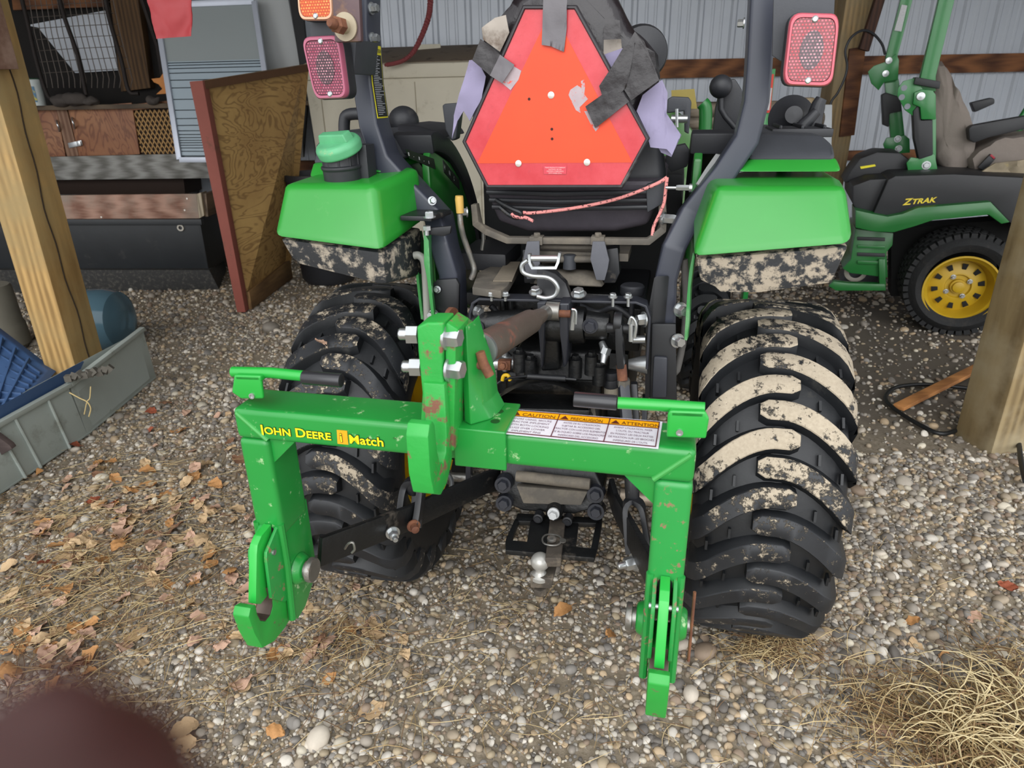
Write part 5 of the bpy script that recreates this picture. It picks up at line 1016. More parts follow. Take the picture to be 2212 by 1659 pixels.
# workbench cabinet
CB=thing('workbench_cabinet','plywood workbench cabinet with two latched doors and a lattice front','cabinet',WF,(-3.9,7.0,0))
CW=contour('reddish_plywood','ac7c58','8e5a3c','62382a',(1.6,1,.5),3.5)
YC=6.85
m=MB(WF); m.prism([w(-60,246,YC),w(150,236,YC),w(380,222,YC),w(400,420,YC),w(-20,420,YC)],(0,.4,0)); m.build('cabinet_body',mat('cabinet_inside','2c1c12',.8),CB,bev=.004)
d1=wp('cabinet_door',[(-40,246),(122,236),(143,345),(-30,356)],YC-.03,.025,CW,par=CB)
wp('door_stile',[(122,236),(143,234),(170,336),(146,345)],YC-.035,.03,woodmat('stile_wood','94745e','6a4a38','Z',6),par=CB)
d2=wp('cabinet_door',[(146,232),(284,222),(302,333),(172,343)],YC-.03,.025,CW,par=CB)
for d,(a,b_) in((d1,(124,272)),(d2,(157,266))):
    m=MB(WF); m.tube(smooth_path([w(a-2,b_-12,YC-.035),w(a-1,b_-6,YC-.07),w(a+3,b_+4,YC-.07),w(a+4,b_+12,YC-.035)],4),.008,8); m.build('door_handle',CHR,d)
m=MB(WF); m.prism([w(147,309,YC-.04),w(176,303,YC-.04),w(179,314,YC-.04),w(150,320,YC-.04)],(0,-.006,0)); m.box(w(171,310,YC-.055),(.035,.02,.04)); m.build('hasp',CHR,d2,bev=.002)
# lattice
m=MB(WF); q=[w(285,238,YC-.01),w(375,228,YC-.01),w(385,330,YC-.01),w(300,335,YC-.01)]; LWD=mat('lattice_tan','a8824e',.7,0,.2,30)
for i in range(-9,15):
    for s_ in(1,-1):
        a0=V((q[0].x+i*.042,YC-.01-.004*s_,q[0].z)); H_=q[0].z-q[3].z; n__=10
        pts=[V((a0.x+s_*(.021*math.sin(j*math.pi/1.0+0)),a0.y,a0.z-H_*j/n__)) for j in range(0)]
        p0=a0; p1=V((a0.x+s_*H_*.55,a0.y,a0.z-H_))
        # clip to the opening
        lo,hi=q[0].x+.005,q[1].x+.06
        def cl(pa,pb):
            ta,tb=0,1; dx=pb.x-pa.x
            for lim,sg in((lo,1),(hi,-1)):
                fa=(pa.x-lim)*sg; fb=(pb.x-lim)*sg
                if fa<0 and fb<0: return None
                if fa<0: ta=max(ta,fa/(fa-fb))
                if fb<0: tb=min(tb,fa/(fa-fb))
            return (pa.lerp(pb,ta),pa.lerp(pb,tb)) if tb-ta>.02 else None
        r_=cl(p0,p1)
        if r_: m.tube(list(r_),.01,sect=(.012,.005),up=(0,1,0))
m.build('lattice_panel',LWD,CB)
wp('lattice_frame',[(280,226),(376,216),(377,229),(284,239)],YC-.04,.03,CW,par=CB)
# bench top
A_=[w(-60,246,YC-.08),w(362,217,YC-.08)]
m=MB(WF); zt_=w(100,228,YC-.08).z; m.box((-3.9,YC+.12,zt_-.02),(4.4,.46,.04)); m.build('bench_top',woodmat('grimy_bench_top','6a5a48','3c3228','X',5),CB,bev=.004)
BZ=zt_
# dark sheet for the dim wall behind the bench, shade put into its colour
m=MB(WF); m.box((-3.7,7.22,1.9),(2.6,.03,1.3)); tag(m.build('dim_wall_sheet',mat('dark_backing','1e1b19',.9,0,.3,5)),'dark sheet standing for the dim wall behind the workbench','board')
m=MB(WF); m.prism([w(60,55,7.18),w(235,22,7.18),w(258,152,7.18),w(165,158,7.18),w(85,60,7.18)],(0,-.02,0)); tag(m.build('metal_offcut',WM,bev=.002),'pale sheet metal offcut behind the wire rack','sheet metal')
m=MB(WF); m.prism([w(230,-60,7.1),w(290,-60,7.1),w(325,190,7.1),w(262,198,7.1)],(0,.12,0)); tag(m.build('wooden_post',woodmat('dark_post_wood','6c5030','44301c','Z',7),bev=.006),'dark brown post rising behind the bench','post')
m=MB(WF); m.prism([w(20,-40,7.1),w(230,-40,7.1),w(230,14,7.1),w(28,22,7.1)],(0,.04,0)); tag(m.build('header_board',WG,bev=.004),'stained header board above the workbench','board')
# wire rack
RK=thing('wire_rack','rusty wire spring rack leaning on the workbench','wire rack',WF,(-3.7,6.95,BZ))
IRN=mat('dark_iron','2e2826',.7,.4,.3,20)
fr_=[(38,-40),(62,60),(78,130),(100,200),(118,214),(175,214),(185,205)]
m=MB(WF); m.tube(smooth_path([w(a,b_,6.74) for a,b_ in fr_],4),.018,10); m.tube(smooth_path([w(a,b_,6.74) for a,b_ in((118,-40),(140,40),(168,120),(186,205))],3),.018,10); m.tube(smooth_path([w(a,b_,6.74) for a,b_ in((220,-40),(236,40),(262,130),(278,196),(300,202))],4),.018,10); m.tube([w(300,-20,6.76),w(340,100,6.76),w(352,170,6.76)],.018,8); m.build('rack_frame',IRN,RK)
WRM=mat('rack_wire','6a625c',.5,.6,.2,30)
for i in range(17):
    a=48+i*12.0; 
    m=MB(WF); m.tube([w(a,-20,6.77),w(a+14+i*.3,70,6.77),w(a+38+i*.5,165 if i%2 else 172,6.77),w(a+42,190,6.77)],.0035,6); m.build('rack_wire',WRM,RK)
for j in range(7):
    m=MB(WF); y_=8+j*24; m.tube([w(52+j*7,y_+6,6.765),w(150+j*7,y_,6.765),w(240+j*7,y_-4,6.765)],.003,6); m.build('cross_wire',WRM,RK)
BU=thing('plastic_pail','white pail with a printed blue and yellow label on the bench','pail',WF,tuple(w(66,215,6.65)[:2])+(BZ,))
c=V((w(66,215,6.65).x,6.74,BZ)); m=MB(WF); m.lathe(c,(0,0,1),[(.062,0),(.07,.19),(.077,.19),(.077,.215),(.07,.22),(0,.22)],28); m.build('pail_body',mat('pail_white','c4ccca',.4),BU)
m=MB(WF); m.rings([[c+V((r_*math.cos(a_),r_*math.sin(a_),z_)) for a_ in [-2.4+.12*j for j in range(13)]] for r_,z_ in((.0655,.03),(.071,.16))],cap=False,close=False); m.build('pail_label',mat('pail_label','4a7a9c',.4,0,.2,9,('d8c84a',14,.5,.55)),BU)
m=MB(WF); m.lathe(c+V((0,0,.221)),(0,0,1),[(.072,0),(.06,.008),(0,.008)],24); m.build('pail_lid',mat('pail_lid_green','2c5a3c',.5),BU)
for i,(a,s_) in enumerate(((120,.10),(152,.12),(182,.08),(320,.07))):
    m=MB(WF); c=w(a,205,6.66); c.y=6.72; c.z=BZ+s_*.4; m.ball(c,s_,(1,.6,.5),3)
    for v_ in m.bm.verts: v_.co+=V((noise.noise(v_.co*22)*.02,0,noise.noise(v_.co*18)*.02))
    tag(m.build('field_stone',mat('dark_stone','4a4440',.9,0,.3,20),ang=180),('largest grey stone under the wire rack' if i==1 else 'dusty stone at the foot of the rack frame' if i==0 else 'small dark stone beside the rack middle leg' if i==2 else 'round stone beside the orange anvil shape'),'stone')
c=w(350,190,6.62); m=MB(WF); m.prism([w(a,b_,6.62) for a,b_ in((326,170),(345,168),(352,157),(366,160),(368,202),(336,204),(350,192),(342,182),(332,178))],(0,.10,0)); tag(m.build('bench_anvil',mat('orange_paint','c07a34',.6,0,.2,20),bev=.006),'small orange anvil on the end of the bench','anvil')
# framed frosted door leaning against the bench
SD=thing('shower_door','white framed glass door with frosted stripes leaning on the bench','glass door',WF,(-2.9,6.55,0))
FRM=mat('white_aluminium','c3c9d6',.35,.2,.06)
YT,YB=6.75,6.35
def sd(a,b_): 
    # plane leaning: y depends on image row
    f=(b_-0)/340.; return w(a,b_,YT+(YB-YT)*f)
m=MB(WF); TL,TR_,BL_,BR=sd(336,12),sd(549,3),sd(388,345),sd(600,345)
def fbar(a,b_,wd_): m.tube([a,b_],.01,sect=(wd_,.03),up=(0,1,0))
fbar(TL,BL_,.045); fbar(TR_,BR,.045); fbar(TL,TR_,.05); fbar(BL_,BR,.045); m.build('door_frame',FRM,SD,bev=.004)
kk=N('frosted_glass'); kk.b.inputs['Roughness'].default_value=.35; kk.base(lin('a9b8c2')); FG=kk.m
kk=N('clear_glass_grey'); kk.b.inputs['Base Color'].default_value=lin('b8c0c0'); kk.b.inputs['Roughness'].default_value=.05; kk.b.inputs['Transmission Weight'].default_value=.35; kk.b.inputs['IOR'].default_value=1.1; CG=kk.m
def dpt(u_,v_,dy=0): p=TL.lerp(TR_,u_).lerp(BL_.lerp(BR,u_),v_); return p+V((0,dy,0))
m=MB(WF); m.prism([dpt(0,0,.01),dpt(1,0,.01),dpt(1,.36,.01),dpt(0,.36,.01)],(0,.006,0)); m.build('clear_pane',CG,SD)
v_=.36; bands=[.012,.016,.02,.03,.045,.05,.075,.07,.055,.045,.035,.025,.02,.018,.016,.016,.018,.022,.03,.04]
for bw in bands:
    if v_+bw>.99: break
    m=MB(WF); m.prism([dpt(0,v_,.008),dpt(1,v_,.008),dpt(1,v_+bw-.006,.008),dpt(0,v_+bw-.006,.008)],(0,.008,0)); m.build('frosted_band',FG,SD); v_+=bw
m=MB(WF); m.prism([dpt(0,.36,.022),dpt(1,.36,.022),dpt(1,1,.022),dpt(0,1,.022)],(0,.004,0)); m.build('backing_glass',mat('dark_glass','3d464c',.3),SD)
wp('door_slab',[(550,-60),(612,-60),(650,150),(655,340),(590,340)],6.9,.05,mat('white_slab','b9bcbc',.5,0,.05,4),'pale grey door slab standing behind the plywood panel','door panel')
wp('black_strip',[(616,-60),(645,-60),(668,160),(655,340),(648,150)],6.8,.05,mat('matt_black','1a1a1b',.7),'tall black strip standing beside the pale door slab','strip')
# red flag
kk=N('red_translucent_cloth'); kk.base(kk.mix(kk.noise(6,3),lin('b8343a'),lin('cf5c60'))); kk.b.inputs['Roughness'].default_value=.6; kk.b.inputs['Alpha'].default_value=.86
m=MB(WF); sheet(m,[w(a,b_,3.9) for a,b_ in((310,-40),(412,-40),(414,40),(412,78),(376,80),(338,84),(330,50))],.03,9,.002,(0,1,0),3,3); fl_=m.build('warning_flag',kk.m,ang=70); m=MB(WF); q=w(360,-38,3.9); m.tube([q+V((-.16,.01,0)),q+V((.16,.01,0))],.006,8); m.tube([q+V((0,.01,0)),V((q.x,q.y+.01,3.42))],.004,8); m.build('hanging_wire',IRN,fl_)
tag(fl_,'red translucent flag hanging at the top left','flag')
# deck box
DB=thing('deck_box','large cream plastic storage box with a grimy brown lid','storage box',WF,(-1.1,6.7,0))
CR=mat('cream_plastic','c2bba8',.55,0,.08,5,('8f8672',6,.58,.8)); CR2=mat('grimy_lid','6f6252',.8,0,.2,5,('2e2622',5,.55,.68))
Lt=w(655,150,6.62); Rt=w(1060,127,6.27); zt2=(Lt.z+Rt.z)/2; dv=(Rt-Lt); dv.z=0; dv.normalize(); bk=V((-dv.y,dv.x,0))
def dbp(px_,z_,o_=0): 
    r_=ray(px_,150 if z_>1 else 400); L0=V((Lt.x,Lt.y,0))
    return L0
Lb=V((Lt.x+.06,Lt.y,0)); Rb=V((Rt.x,Rt.y,0)); L1=V((Lt.x,Lt.y,0)); R1_=V((Rt.x,Rt.y,0))
bk=bk*.56
m=MB(WF); m.hexa([Lb,Rb,Rb+bk,Lb+bk],[L1+V((.0,0,zt2-.10)),R1_+V((0,0,zt2-.10)),R1_+bk+V((0,0,zt2-.1)),L1+bk+V((0,0,zt2-.1))]); m.build('box_body',CR,DB,bev=.015)
m=MB(WF); o_=-bk.normalized()*.03; m.hexa([L1+o_+V((-.03,0,zt2-.11)),R1_+o_+V((0,0,zt2-.11)),R1_+bk+V((0,0,zt2-.11)),L1+bk+V((-.03,0,zt2-.11))],[L1+o_+V((-.03,0,zt2)),R1_+o_+V((0,0,zt2)),R1_+bk+V((0,0,zt2+.15)),L1+bk+V((-.03,0,zt2+.15))]); m.build('lid_rim',CR,DB,bev=.012)
m=MB(WF); e=V((0,0,zt2+.003)); s1=dv*.07; m.hexa([L1+s1+e,R1_+e,R1_+bk+e+V((0,0,.15)),L1+s1+bk+e+V((0,0,.15))],[L1+s1+e+V((0,0,.012)),R1_+e+V((0,0,.012)),R1_+bk+e+V((0,0,.165)),L1+s1+bk+e+V((0,0,.165))]); m.build('lid_top',CR2,DB,bev=.004)
fo=-bk.normalized()*.012
for px0,mt_,h_ in((947,YEL,.045),): 
    q=w(px0,145,6.42); m=MB(WF); m.box((q.x,q.y-.03,zt2-.03),(.17,.05,.05)); m.build('box_latch',YEL,DB,bev=.004)
    m=MB(WF); m.lathe((q.x-.0,q.y-.06,zt2-.03),(0,-1,0),[(.012,0),(.010,.006)],12); m.build('latch_pin',CHR,DB)
q=w(925,113,6.8); m=MB(WF); m.box((q.x,6.86,zt2+.15),(.22,.03,.05)); m.build('hinge_tab',CR,DB,bev=.005)
# panel lines on the front
for u0 in(.08,.60,.93):
    p=L1.lerp(R1_,u0)-bk.normalized()*.004; m=MB(WF); m.prism([p+V((0,0,.1)),p+dv*.006+V((0,0,.1)),p+dv*.006+V((0,0,zt2-.14)),p+V((0,0,zt2-.14))],tuple(bk.normalized()*.006)); m.build('panel_groove',mat('groove_tan','9a917c',.7,0,0),DB)
p=L1.lerp(R1_,.42)-bk.normalized()*.004; m=MB(WF); m.prism([p+V((-.1,0,zt2-.50)),p+dv*.25+V((0,0,zt2-.50)),p+dv*.25+V((0,0,zt2-.42)),p+V((-.1,0,zt2-.42))],tuple(bk.normalized()*.003)); ll=m.build('worn_label',mat('worn_label','cfc8b6',.6,0,.1),DB)
m=MB(WF); text_into(m,'FILL WITH NUTTI',p+V((0,-.006,zt2-.455)),dv,(0,0,1),.024,bold=.02); m.build('label_print',mat('faint_print','8d8470',.7,0,0),ll)
# red rope
m=MB(WF); rp=smooth_path([w(a,b_,6.3) for a,b_ in((935,-60),(930,0),(926,35),(912,75),(893,112),(872,130),(852,137),(835,140))],8)
RR=.024; m.tube(rp,RR*.72,8)
for k3 in range(3):
    pts=[]
    for i in range(len(rp)*3-2):
        f=i/3; j=int(f); p=rp[j].lerp(rp[min(j+1,len(rp)-1)],f-j); a_=i*.55+k3*2.09; pts.append(p+V((math.cos(a_)*RR*.55,math.sin(a_)*RR*.55,math.cos(a_)*.003)))
    m.tube(pts,RR*.55,6)
tag(m.build('braided_rope',mat('red_rope','7c3a3c',.85,0,.2,60)),'faded red rope hanging down onto the cream storage box','rope')
# black barrel behind the left fender
c=wz(668,604); c=V((c.x+.20,c.y-.02,0)); m=MB(WF); m.lathe(c,(0,0,1),[(.21,0),(.24,.04),(.27,.5),(.28,.88),(.30,.88),(.30,.93),(.27,.93),(.25,.6),(0,.58)],40); tag(m.build('rubbish_bin',PL,ang=40),'round black bin behind the left fender','bin')
# small barrel at the left edge
c=wz(0,765); m=MB(WF); m.lathe(V((c.x-.08,c.y+.15,0)),(0,0,1),[(.15,0),(.17,.02),(.165,.15),(.155,.17),(.15,.4),(.14,.42),(.0,.42)],32); tag(m.build('stoneware_crock',mat('dusty_crock','6e6a5e',.8,0,.2,12)),'grey brown crock standing at the left edge behind the blue crate','crock')
# blue water bottle lying behind the post
c=wz(150,800); kk=N('blue_bottle'); kk.base(lin('5c7a88')); kk.b.inputs['Roughness'].default_value=.15; kk.b.inputs['Transmission Weight'].default_value=.35; kk.b.inputs['IOR'].default_value=1.3
a0=wz(95,780); a1=wz(250,780); ax=(a1-a0).normalized(); r_=.20; o_=a0+V((0,.24,r_)); L=(a1-a0).length
m=MB(WF); m.lathe(o_,ax,[(0,.0),(.12,.0),(.18,.02),(r_,.06),(r_,.12),(r_*.94,.135),(r_,.15),(r_,.22),(r_*.94,.235),(r_,.25),(r_,L-.12),(.18,L-.05),(.12,L-.01),(.05,L),(0,L)],40); tag(m.build('water_bottle',kk.m),'big blue plastic water bottle lying behind the left post','bottle')
# grey tote with a blue lid
TO=thing('storage_tote','grey tote full of leaf litter with a hinged blue lid','tote',WF,(-2.9,2.9,0))
GT=mat('grey_tote','a2aaa4',.55,0,.1,6,('6c6a5a',4,.58,.8)); BT=mat('blue_tote_lid','3a557c',.5,0,.12,10,('7c7868',7,.64,.85))
n1_=wz(193,938); f1=wz(244,895); l1=wz(-120,1150); h_t=w(152,830,n1_.y).z
dl=(l1-n1_); dr=(f1-n1_)
up_=V((0,0,h_t))
def tp_(p,ou=.0): return p+up_
n_t=w(150,833,n1_.y); f_t=w(206,790,f1.y); l_t=n_t+dl*1.06
th=.012
m=MB(WF)
def wall(a,b_,c_,d_,nin): m.hexa([a,b_,c_,d_],[a+nin,b_+nin,c_+nin,d_+nin])
inn=(f1-n1_).normalized()*th; inr=(l1-n1_).normalized()*th
wall(l1,n1_,n_t,l_t,inn); wall(n1_,f1,f_t,n_t,inr)
b4=l1+dr*3.2; bt=l_t+(f_t-n_t)*3.2; f2_=n1_+dr*3.2; f2t=n_t+(f_t-n_t)*3.2
wall(b4,f2_,f2t,bt,-inn); wall(l1,b4,bt,l_t,-inr); wall(n1_,f2_,f2t,n_t,inr)
m.hexa([l1,n1_,f2_,b4],[l1+V((0,0,.01)),n1_+V((0,0,.01)),f2_+V((0,0,.01)),b4+V((0,0,.01))]); m.build('tote_body',GT,TO,bev=.004)
m=MB(WF)
for a,b_ in((l_t,n_t),(n_t,f2t)):
    m.tube([a+V((0,0,.004)),b_+V((0,0,.004))],.01,sect=(.03,.022))
m.build('tote_rim',GT,TO,bev=.004)
for f_ in(.33,.78,1.0):
    p=n_t.lerp(l_t,f_*.5); q_=n1_.lerp(l1,f_*.5); o_=V((.004,-.008,0)); m=MB(WF); m.tube([p+o_,q_+o_],.007,8); m.build('tote_rib',GT,TO)
# blue lid halves: one flap stands inside the opening, ribbed crate side beyond
m=MB(WF); i0=inn*3; m.hexa([n_t+i0*1.0+V((-.02,0,-.02)),l_t+i0+V((0,0,-.02)),l_t+i0*5+V((0,0,.06)),n_t+i0*5+V((-.02,0,.06))],[n_t+i0*1.3+V((-.02,0,-.03)),l_t+i0*1.3+V((0,0,-.03)),l_t+i0*5.3+V((0,0,.05)),n_t+i0*5.3+V((-.02,0,.05))]); lf=m.build('lid_flap',BT,TO,bev=.004)
m=MB(WF); qa,qb,qc=w(100,798,3.5),w(-40,690,3.75),w(-60,900,3.15)
q4=[w(-60,905,3.1),w(40,872,3.15),w(103,800,3.45),w(-40,690,3.7)]
m.hexa(q4,[p+V((.02,.04,-.02)) for p in q4]); fl2=m.build('lid_flap',BT,TO,bev=.006)
for i in range(1,5):
    m=MB(WF); a=q4[0].lerp(q4[1],i/5); b_=q4[3].lerp(q4[2],i/5); m.tube([a+V((-.01,-.02,.01)),b_+V((-.01,-.02,.01))],.01,sect=(.012,.03)); m.build('lid_rib',BT,fl2,bev=.002)
for i in range(1,8):
    m=MB(WF); a=q4[0].lerp(q4[3],i/8); b_=q4[1].lerp(q4[2],i/8); m.tube([a+V((-.01,-.015,.01)),b_+V((-.01,-.015,.01))],.01,sect=(.008,.02)); m.build('lid_rib',BT,fl2,bev=.002)
m=MB(WF); c=w(160,825,n1_.y-.0)
for i in range(9): m.box(c+V((-.02+.018*i,.0+.012*i,.02+.004*(i%3))),(.03,.03,.03),(i,.5*i,.2))
m.build('debris_clump',mat('grey_debris','5c5850',.95,0,.3,50),TO)
m=MB(WF); m.tube(smooth_path([w(a,b_,n1_.y-.12) for a,b_ in((150,848),(172,860),(188,868),(196,882),(192,900))],4),.003,6); m.tube(smooth_path([w(a,b_,n1_.y-.12) for a,b_ in((196,835),(194,860),(188,868),(182,895))],4),.0025,6); tag(m.build('dry_stem',mat('straw_stem','c0ab78',.8)),'dry forked stem caught on the tote','stem')
m=MB(WF); m.prism([w(a,b_,2.55) for a,b_ in((-30,925),(20,962),(26,970),(0,985),(-30,990))],(0,.03,0)); tag(m.build('dark_board_end',woodmat('dark_grey_wood','6a5c58','4a3e3c','X',9),bev=.003),'dark board end lying against the tote at the left edge','board')
# ---------- right ground things ----------
m=MB(WF); a=wz(1940,884,.01); b_=wz(2125,800,.01); m.tube([a+V((0,0,.01)),b_+V((0,0,.04))],.01,sect=(.055,.022)); tag(m.build('lath_strip',woodmat('orange_lath','c0844c','8a5a30','X',9),bev=.002),'orange split lath lying by the right post','wood strip')
CBL=mat('black_cable','151617',.5,0,.1)
def gcable(pts,lbl,lift=.012,r_=.0105):
    m=MB(WF); m.tube(smooth_path([wz(a,b_,lift) for a,b_ in pts],6),r_,10); return tag(m.build('extension_cable',CBL),lbl,'cable')
gcable([(2240,905),(2212,916),(2177,924),(2147,908),(2092,920),(2037,937),(1991,920),(1936,886),(1913,861),(1928,840),(1962,832),(2012,831),(2105,840),(2140,845)],'black extension cable making a wide loop on the gravel')
gcable([(2105,792),(2108,810),(2122,848),(2145,885),(2168,912),(2189,929),(2200,955),(2206,1000),(2215,1040)],'black cable running past the foot of the right post to the frame edge',.03)
# ================= GROUND LITTER =================
import numpy as np
rng=np.random.default_rng(5)
def visible(x,y,mg=160):
    p=(V((x,y,0))-V((0,0,H))); d=p.y*math.cos(TH)-p.z*math.sin(TH)
    if d<.2: return False
    b_=(-p.y*math.sin(TH)-p.z*math.cos(TH))/d; a_=p.x/d
    X=1106+(a_*math.cos(RO)+b_*math.sin(RO))*F; Y=829.5+(-a_*math.sin(RO)+b_*math.cos(RO))*F
    return -mg<X<2212+mg and Y<1659+mg
def points_stuff(name,pts,rot,scl,col,matl,label,cat,sub=2):
    me=bpy.data.meshes.new(name); me.vertices.add(len(pts)); me.vertices.foreach_set('co',np.asarray(pts,dtype=np.float32).ravel())
    for nm,arr in(('rot',rot),('scl',scl),('pc',col)):
        at=me.attributes.new(nm,'FLOAT_VECTOR','POINT'); at.data.foreach_set('vector',np.asarray(arr,dtype=np.float32).ravel())
    me.update(); o_=bpy.data.objects.new(name,me); COL.objects.link(o_)
    ng=bpy.data.node_groups.new(name+'_nodes','GeometryNodeTree'); ng.interface.new_socket('Geometry',in_out='INPUT',socket_type='NodeSocketGeometry'); ng.interface.new_socket('Geometry',in_out='OUTPUT',socket_type='NodeSocketGeometry')
    gi=ng.nodes.new('NodeGroupInput'); go=ng.nodes.new('NodeGroupOutput'); ic=ng.nodes.new('GeometryNodeMeshIcoSphere'); ic.inputs['Radius'].default_value=1; ic.inputs['Subdivisions'].default_value=sub
    ss=ng.nodes.new('GeometryNodeSetShadeSmooth'); sm=ng.nodes.new('GeometryNodeSetMaterial'); sm.inputs['Material'].default_value=matl
    ip=ng.nodes.new('GeometryNodeInstanceOnPoints')
    def na(n_): 
        q=ng.nodes.new('GeometryNodeInputNamedAttribute'); q.data_type='FLOAT_VECTOR'; q.inputs['Name'].default_value=n_; return q.outputs['Attribute']
    L_=ng.links.new; L_(ic.outputs['Mesh'],ss.inputs['Geometry']); L_(ss.outputs[0],sm.inputs['Geometry']); L_(gi.outputs[0],ip.inputs['Points']); L_(sm.outputs[0],ip.inputs['Instance']); L_(na('rot'),ip.inputs['Rotation']); L_(na('scl'),ip.inputs['Scale']); L_(ip.outputs[0],go.inputs[0])
    md=o_.modifiers.new('scatter','NODES'); md.node_group=ng; tag(o_,label,cat,kind='stuff'); return o_
kk=N('pebble_stone'); at=kk.n('ShaderNodeAttribute'); at.attribute_type='INSTANCER'; at.attribute_name='pc'; nn=kk.noise(1.6,4,.6,kk.co(src='Object')); cc=kk.mix(kk.ramp(nn,.3,.75,(.80,.80,.80,1),(1.1,1.1,1.1,1)),(0,0,0,1),at.outputs['Color']); 
mm_=kk.n('ShaderNodeMix',_data_type='RGBA',_blend_type='MULTIPLY'); mm_.inputs[0].default_value=1; kk.l(at.outputs['Color'],mm_.inputs[6]); kk.l(kk.ramp(nn,.3,.75,(.85,.85,.85,1),(1,1,1,1)),mm_.inputs[7]); kk.base(mm_.outputs[2]); kk.b.inputs['Roughness'].default_value=.7; PEB=kk.m
pal=[lin(c)[:3] for c in('a89e90','8f877c','b9afa0','7a736a','9a8c78','c4bba8','6c665f','a5967c','b49e80','858079','c9c2b6','8c7a68')]
NP=300000
xs=rng.uniform(-4.6,4.2,660000); ys=.35+6.85*rng.uniform(0,1,660000)**1.35
pts=[];rot=[];scl=[];col=[]
for x,y in zip(xs,ys):
    if len(pts)>=NP: break
    if not visible(x,y,110): continue
    # keep density highest close by, thinner on the trodden dirt patches
    dist=math.hypot(x,y+.6)
    if rng.random()>min(1,(2.6/dist)**1.5): continue
    dn=noise.noise(V((x*1.1,y*1.1,4)))+.5*noise.noise(V((x*3.1,y*3.1,9)))
    dirt=0
    if (x-.2)**2/.5+(y-1.55)**2/.5<1: dirt=.35
    if x>1.1 and y>2.7: dirt=.86
    if y>5.2: dirt=.5
    if dn>.12: dirt=max(dirt,.5)
    if rng.random()<dirt: continue
    big=1.25 if (x>.3 and y<1.6) else .8 if x<-.6 else 1
    s_=min(.020,.0058*big*math.exp(rng.normal(0,.45)))*(1+.22*max(0,dist-2.2))
    if rng.random()<.012: s_*=1.9
    f_=rng.uniform(.42,.8); e_=rng.uniform(.7,1.0)
    pts.append((x,y,gz(x,y)-.012+s_*f_*.35)); rot.append((rng.normal(0,.35),rng.normal(0,.35),rng.uniform(0,6.3))); scl.append((s_,s_*e_,s_*f_))
    c_=pal[rng.integers(len(pal))]; b2=rng.uniform(.80,1.25); col.append(tuple(v*b2 for v in c_))
print('pebbles',len(pts))
points_stuff('gravel',pts,rot,scl,col,PEB,'loose rounded gravel covering the ground','gravel')
# straw and dry grass: one uncountable mat of thin stalks
def straw(name,lbl,areas,mats,seed):
    rg=random.Random(seed); m=MB(WF)
    for (px,py,sx,sy,n_,L0,L1_,r0,lift) in areas:
        for _ in range(n_):
            a=rg.gauss(px,sx); b_=rg.gauss(py,sy)
            try: c_=wz(a,max(b_,560),0)
            except: continue
            L_=rg.uniform(L0,L1_); an=rg.uniform(0,math.pi); bend=rg.uniform(-.22,.22); z0=rg.uniform(.002,lift)
            P=[]
            for k4 in range(5):
                u_=k4/4-.5; an2=an+bend*u_*2; P.append(c_+V((math.cos(an2)*L_*u_,math.sin(an2)*L_*u_,gz(c_.x,c_.y)+z0+lift*.5*math.sin((u_+.5)*3.1)*rg.random())))
            m.mi=rg.randrange(len(mats)); m.tube(P,[r0*.7,r0,r0,r0*.9,r0*.4],3)
    m.mi=0; o_=m.build(name,mats,origin=(0,0,0)); return tag(o_,lbl,'straw',kind='stuff')
SM=[mat('straw_pale','c4ae80',.75,0,.1),mat('straw_tan','9f865c',.8,0,.1),mat('straw_brown','75593c',.85,0,.1)]
straw('dry_grass','thin dry grass stalks scattered over the gravel',[
 (250,1160,190,90,620,.05,.22,.0011,.012),(480,1350,220,120,330,.05,.20,.0011,.012),(120,1330,130,120,330,.05,.22,.0012,.014),(420,1010,160,60,220,.04,.14,.001,.01),
 (740,1390,60,40,170,.03,.12,.001,.02),(800,1450,250,100,120,.04,.15,.001,.01),(1660,1410,60,22,230,.04,.14,.0011,.03),(1900,1540,70,60,260,.04,.16,.0011,.03),(2100,1600,90,70,520,.06,.24,.0015,.05),(2170,1480,60,60,120,.06,.2,.0013,.05),
 (1300,1500,350,100,150,.03,.12,.0009,.008),(1900,1250,220,120,120,.03,.14,.0009,.008),(1060,1280,60,60,80,.03,.1,.0009,.01)],SM,3)
# large blades at the right corner
m=MB(WF); rg=random.Random(8)
for _ in range(110):
    c_=wz(rg.gauss(2160,70),rg.gauss(1600,70),0); an=rg.uniform(0,6.3); L_=rg.uniform(.1,.26); P=[]
    for k4 in range(6): u_=k4/5; P.append(c_+V((math.cos(an+u_*.8)*L_*u_,math.sin(an+u_*.8)*L_*u_,.01+.06*math.sin(u_*2.6))))
    m.tube(P,[.0012,.0018,.0018,.0015,.001,.0004],4)
tag(m.build('grass_tuft',mat('blade_straw','c9b88e',.7,0,.15),origin=(0,0,0)),'tuft of long bleached grass blades at the lower right corner','grass',kind='stuff')
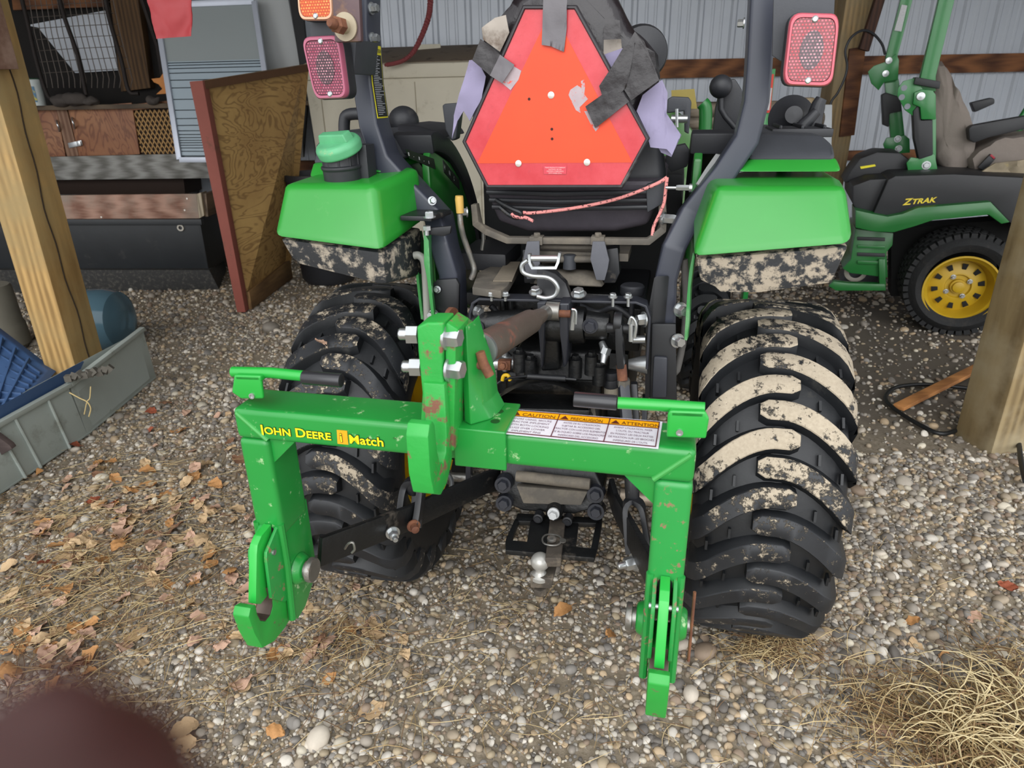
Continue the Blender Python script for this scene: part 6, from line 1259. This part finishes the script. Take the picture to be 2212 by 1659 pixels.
# fallen leaves: each one its own object
def leafmesh(i):
    rg=random.Random(40+i); m=MB(WF); n_=9; L_=1.0; R_=[]
    curl=rg.uniform(.15,.6); tw=rg.uniform(-.4,.4)
    for k4 in range(n_):
        u_=k4/(n_-1); wd_=.40*math.sin(math.pi*min(1,u_*.93+.05))**.75*(1-.25*u_)*(1+.12*math.sin(k4*2.3+i))
        row=[]
        for j in range(-3,4):
            x_=j/3*wd_; z_=curl*abs(x_)**1.4*1.1+.14*math.sin(u_*3+i)+.05*math.sin(k4*1.7+j*1.3+i)+tw*x_*u_*.4
            row.append(m.bm.verts.new((x_,(u_-.5)*L_,z_+.02)))
        R_.append(row)
    for a,b_ in zip(R_,R_[1:]):
        for j in range(6): m.face([a[j],a[j+1],b_[j+1],b_[j]])
    st=[V((0,-.5,.05)),V((.03,-.65,.06)),V((.0,-.8,.03))]; m.tube(st,.012,4)
    return m.build('leafsrc',None and 0 or [LM[0]],origin=(0,0,0))
LM=[mat('leaf_tan','bfa27c',.75,0,.2,12,('7a5c40',10,.6,.8)),mat('leaf_orange','b3824f',.75,0,.2,12,('6a4630',10,.6,.8)),mat('leaf_pinkish','b8957e',.75,0,.2,12,('7a5c4c',10,.6,.8)),mat('leaf_brown','7c5a42',.8,0,.2,12),mat('leaf_red','8f4a30',.75,0,.2,12)]
CN=['pale tan','orange tan','pinkish tan','dark brown','reddish brown']
src=[leafmesh(i) for i in range(6)]
lm=[]
for i,s_ in enumerate(src):
    row=[]
    for c_ in range(5):
        d=s_.data.copy(); d.name='leaf_shape'; d.materials.clear(); d.materials.append(LM[c_]); row.append(d)
    lm.append(row)
for s_ in src: bpy.data.objects.remove(s_)
rg=random.Random(12)
zones=[(300,1130,155,80,135,'among the litter left of the hitch'),(120,1330,90,90,55,'near the left edge of the frame'),(470,1300,120,110,34,'on the gravel before the hitch hook'),(420,930,110,60,22,'beside the grey tote'),(760,1400,60,40,9,'in the straw below the left tyre'),(2080,1420,90,120,10,'on the gravel at the right'),(1120,1300,200,90,7,'on the gravel under the drawbar')]
for px,py,sx,sy,n_,where in zones:
    for _ in range(n_):
        a=rg.gauss(px,sx); b_=max(600,rg.gauss(py,sy))
        if where.startswith('beside') and a<230: a=260+rg.random()*200
        c_=wz(a,b_); ci=rg.choices(range(5),[40,26,24,7,3])[0]; me=lm[rg.randrange(6)][ci]
        o_=bpy.data.objects.new('fallen_leaf',me); COL.objects.link(o_); s_=rg.uniform(.036,.078)
        o_.location=(c_.x,c_.y,gz(c_.x,c_.y)+.002); o_.scale=(s_,)*3; o_.rotation_euler=(rg.uniform(-.35,.35),rg.uniform(-.35,.35),rg.uniform(0,6.3))
        if rg.random()<.15: o_.rotation_euler[0]+=math.pi; o_.location.z+=.012
        tag(o_,'%s dry leaf %s'%(CN[ci],where),'leaf','%s leaves %s'%(CN[ci],where))
c_=t(690,735,-.44)
for px,py in((692,738),):
    o_=bpy.data.objects.new('fallen_leaf',lm[2][2]); COL.objects.link(o_); o_.scale=(.04,)*3; q=TF.w(t(px,py,-.30)); o_.location=q+V((0,0,.0)); o_.rotation_euler=(.5,.2,1); tag(o_,'pinkish dry leaf lying on the left tractor tyre','leaf')
# ================= FINGERTIP in front of the lens =================
d0=.050
def cp(px,py,d): # a point d metres along the lens axis
    r=V(ray(px,py)); return V((0,0,H))+r*d
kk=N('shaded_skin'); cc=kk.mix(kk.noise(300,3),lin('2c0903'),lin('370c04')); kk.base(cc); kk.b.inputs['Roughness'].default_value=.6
try: kk.b.inputs['Subsurface Weight'].default_value=.3; kk.b.inputs['Subsurface Radius'].default_value=(.004,.001,.0005); kk.b.inputs['Subsurface Scale'].default_value=1
except: pass
m=MB(WF); 
d0=.032; PT=[cp(118,1525,d0),cp(112,1560,d0),cp(105,1640,d0),cp(95,1760,d0),cp(80,1950,d0*1.02),cp(40,2250,d0*1.06),cp(-20,2700,d0*1.12)]
R_=[.0031,.0050,.0066,.0075,.0077,.0076,.0080]
tip=(PT[0]-PT[1]).normalized()
m.tube([PT[0]+tip*.0020]+PT,[.0015]+R_,28); fg=m.build('finger',kk.m,ang=180); 
md=fg.modifiers.new('smooth','SUBSURF'); md.levels=1; md.render_levels=2
tag(fg,'blurred dark reddish fingertip covering the bottom left corner','finger')
print('SCRIPT DONE', len(bpy.data.objects))
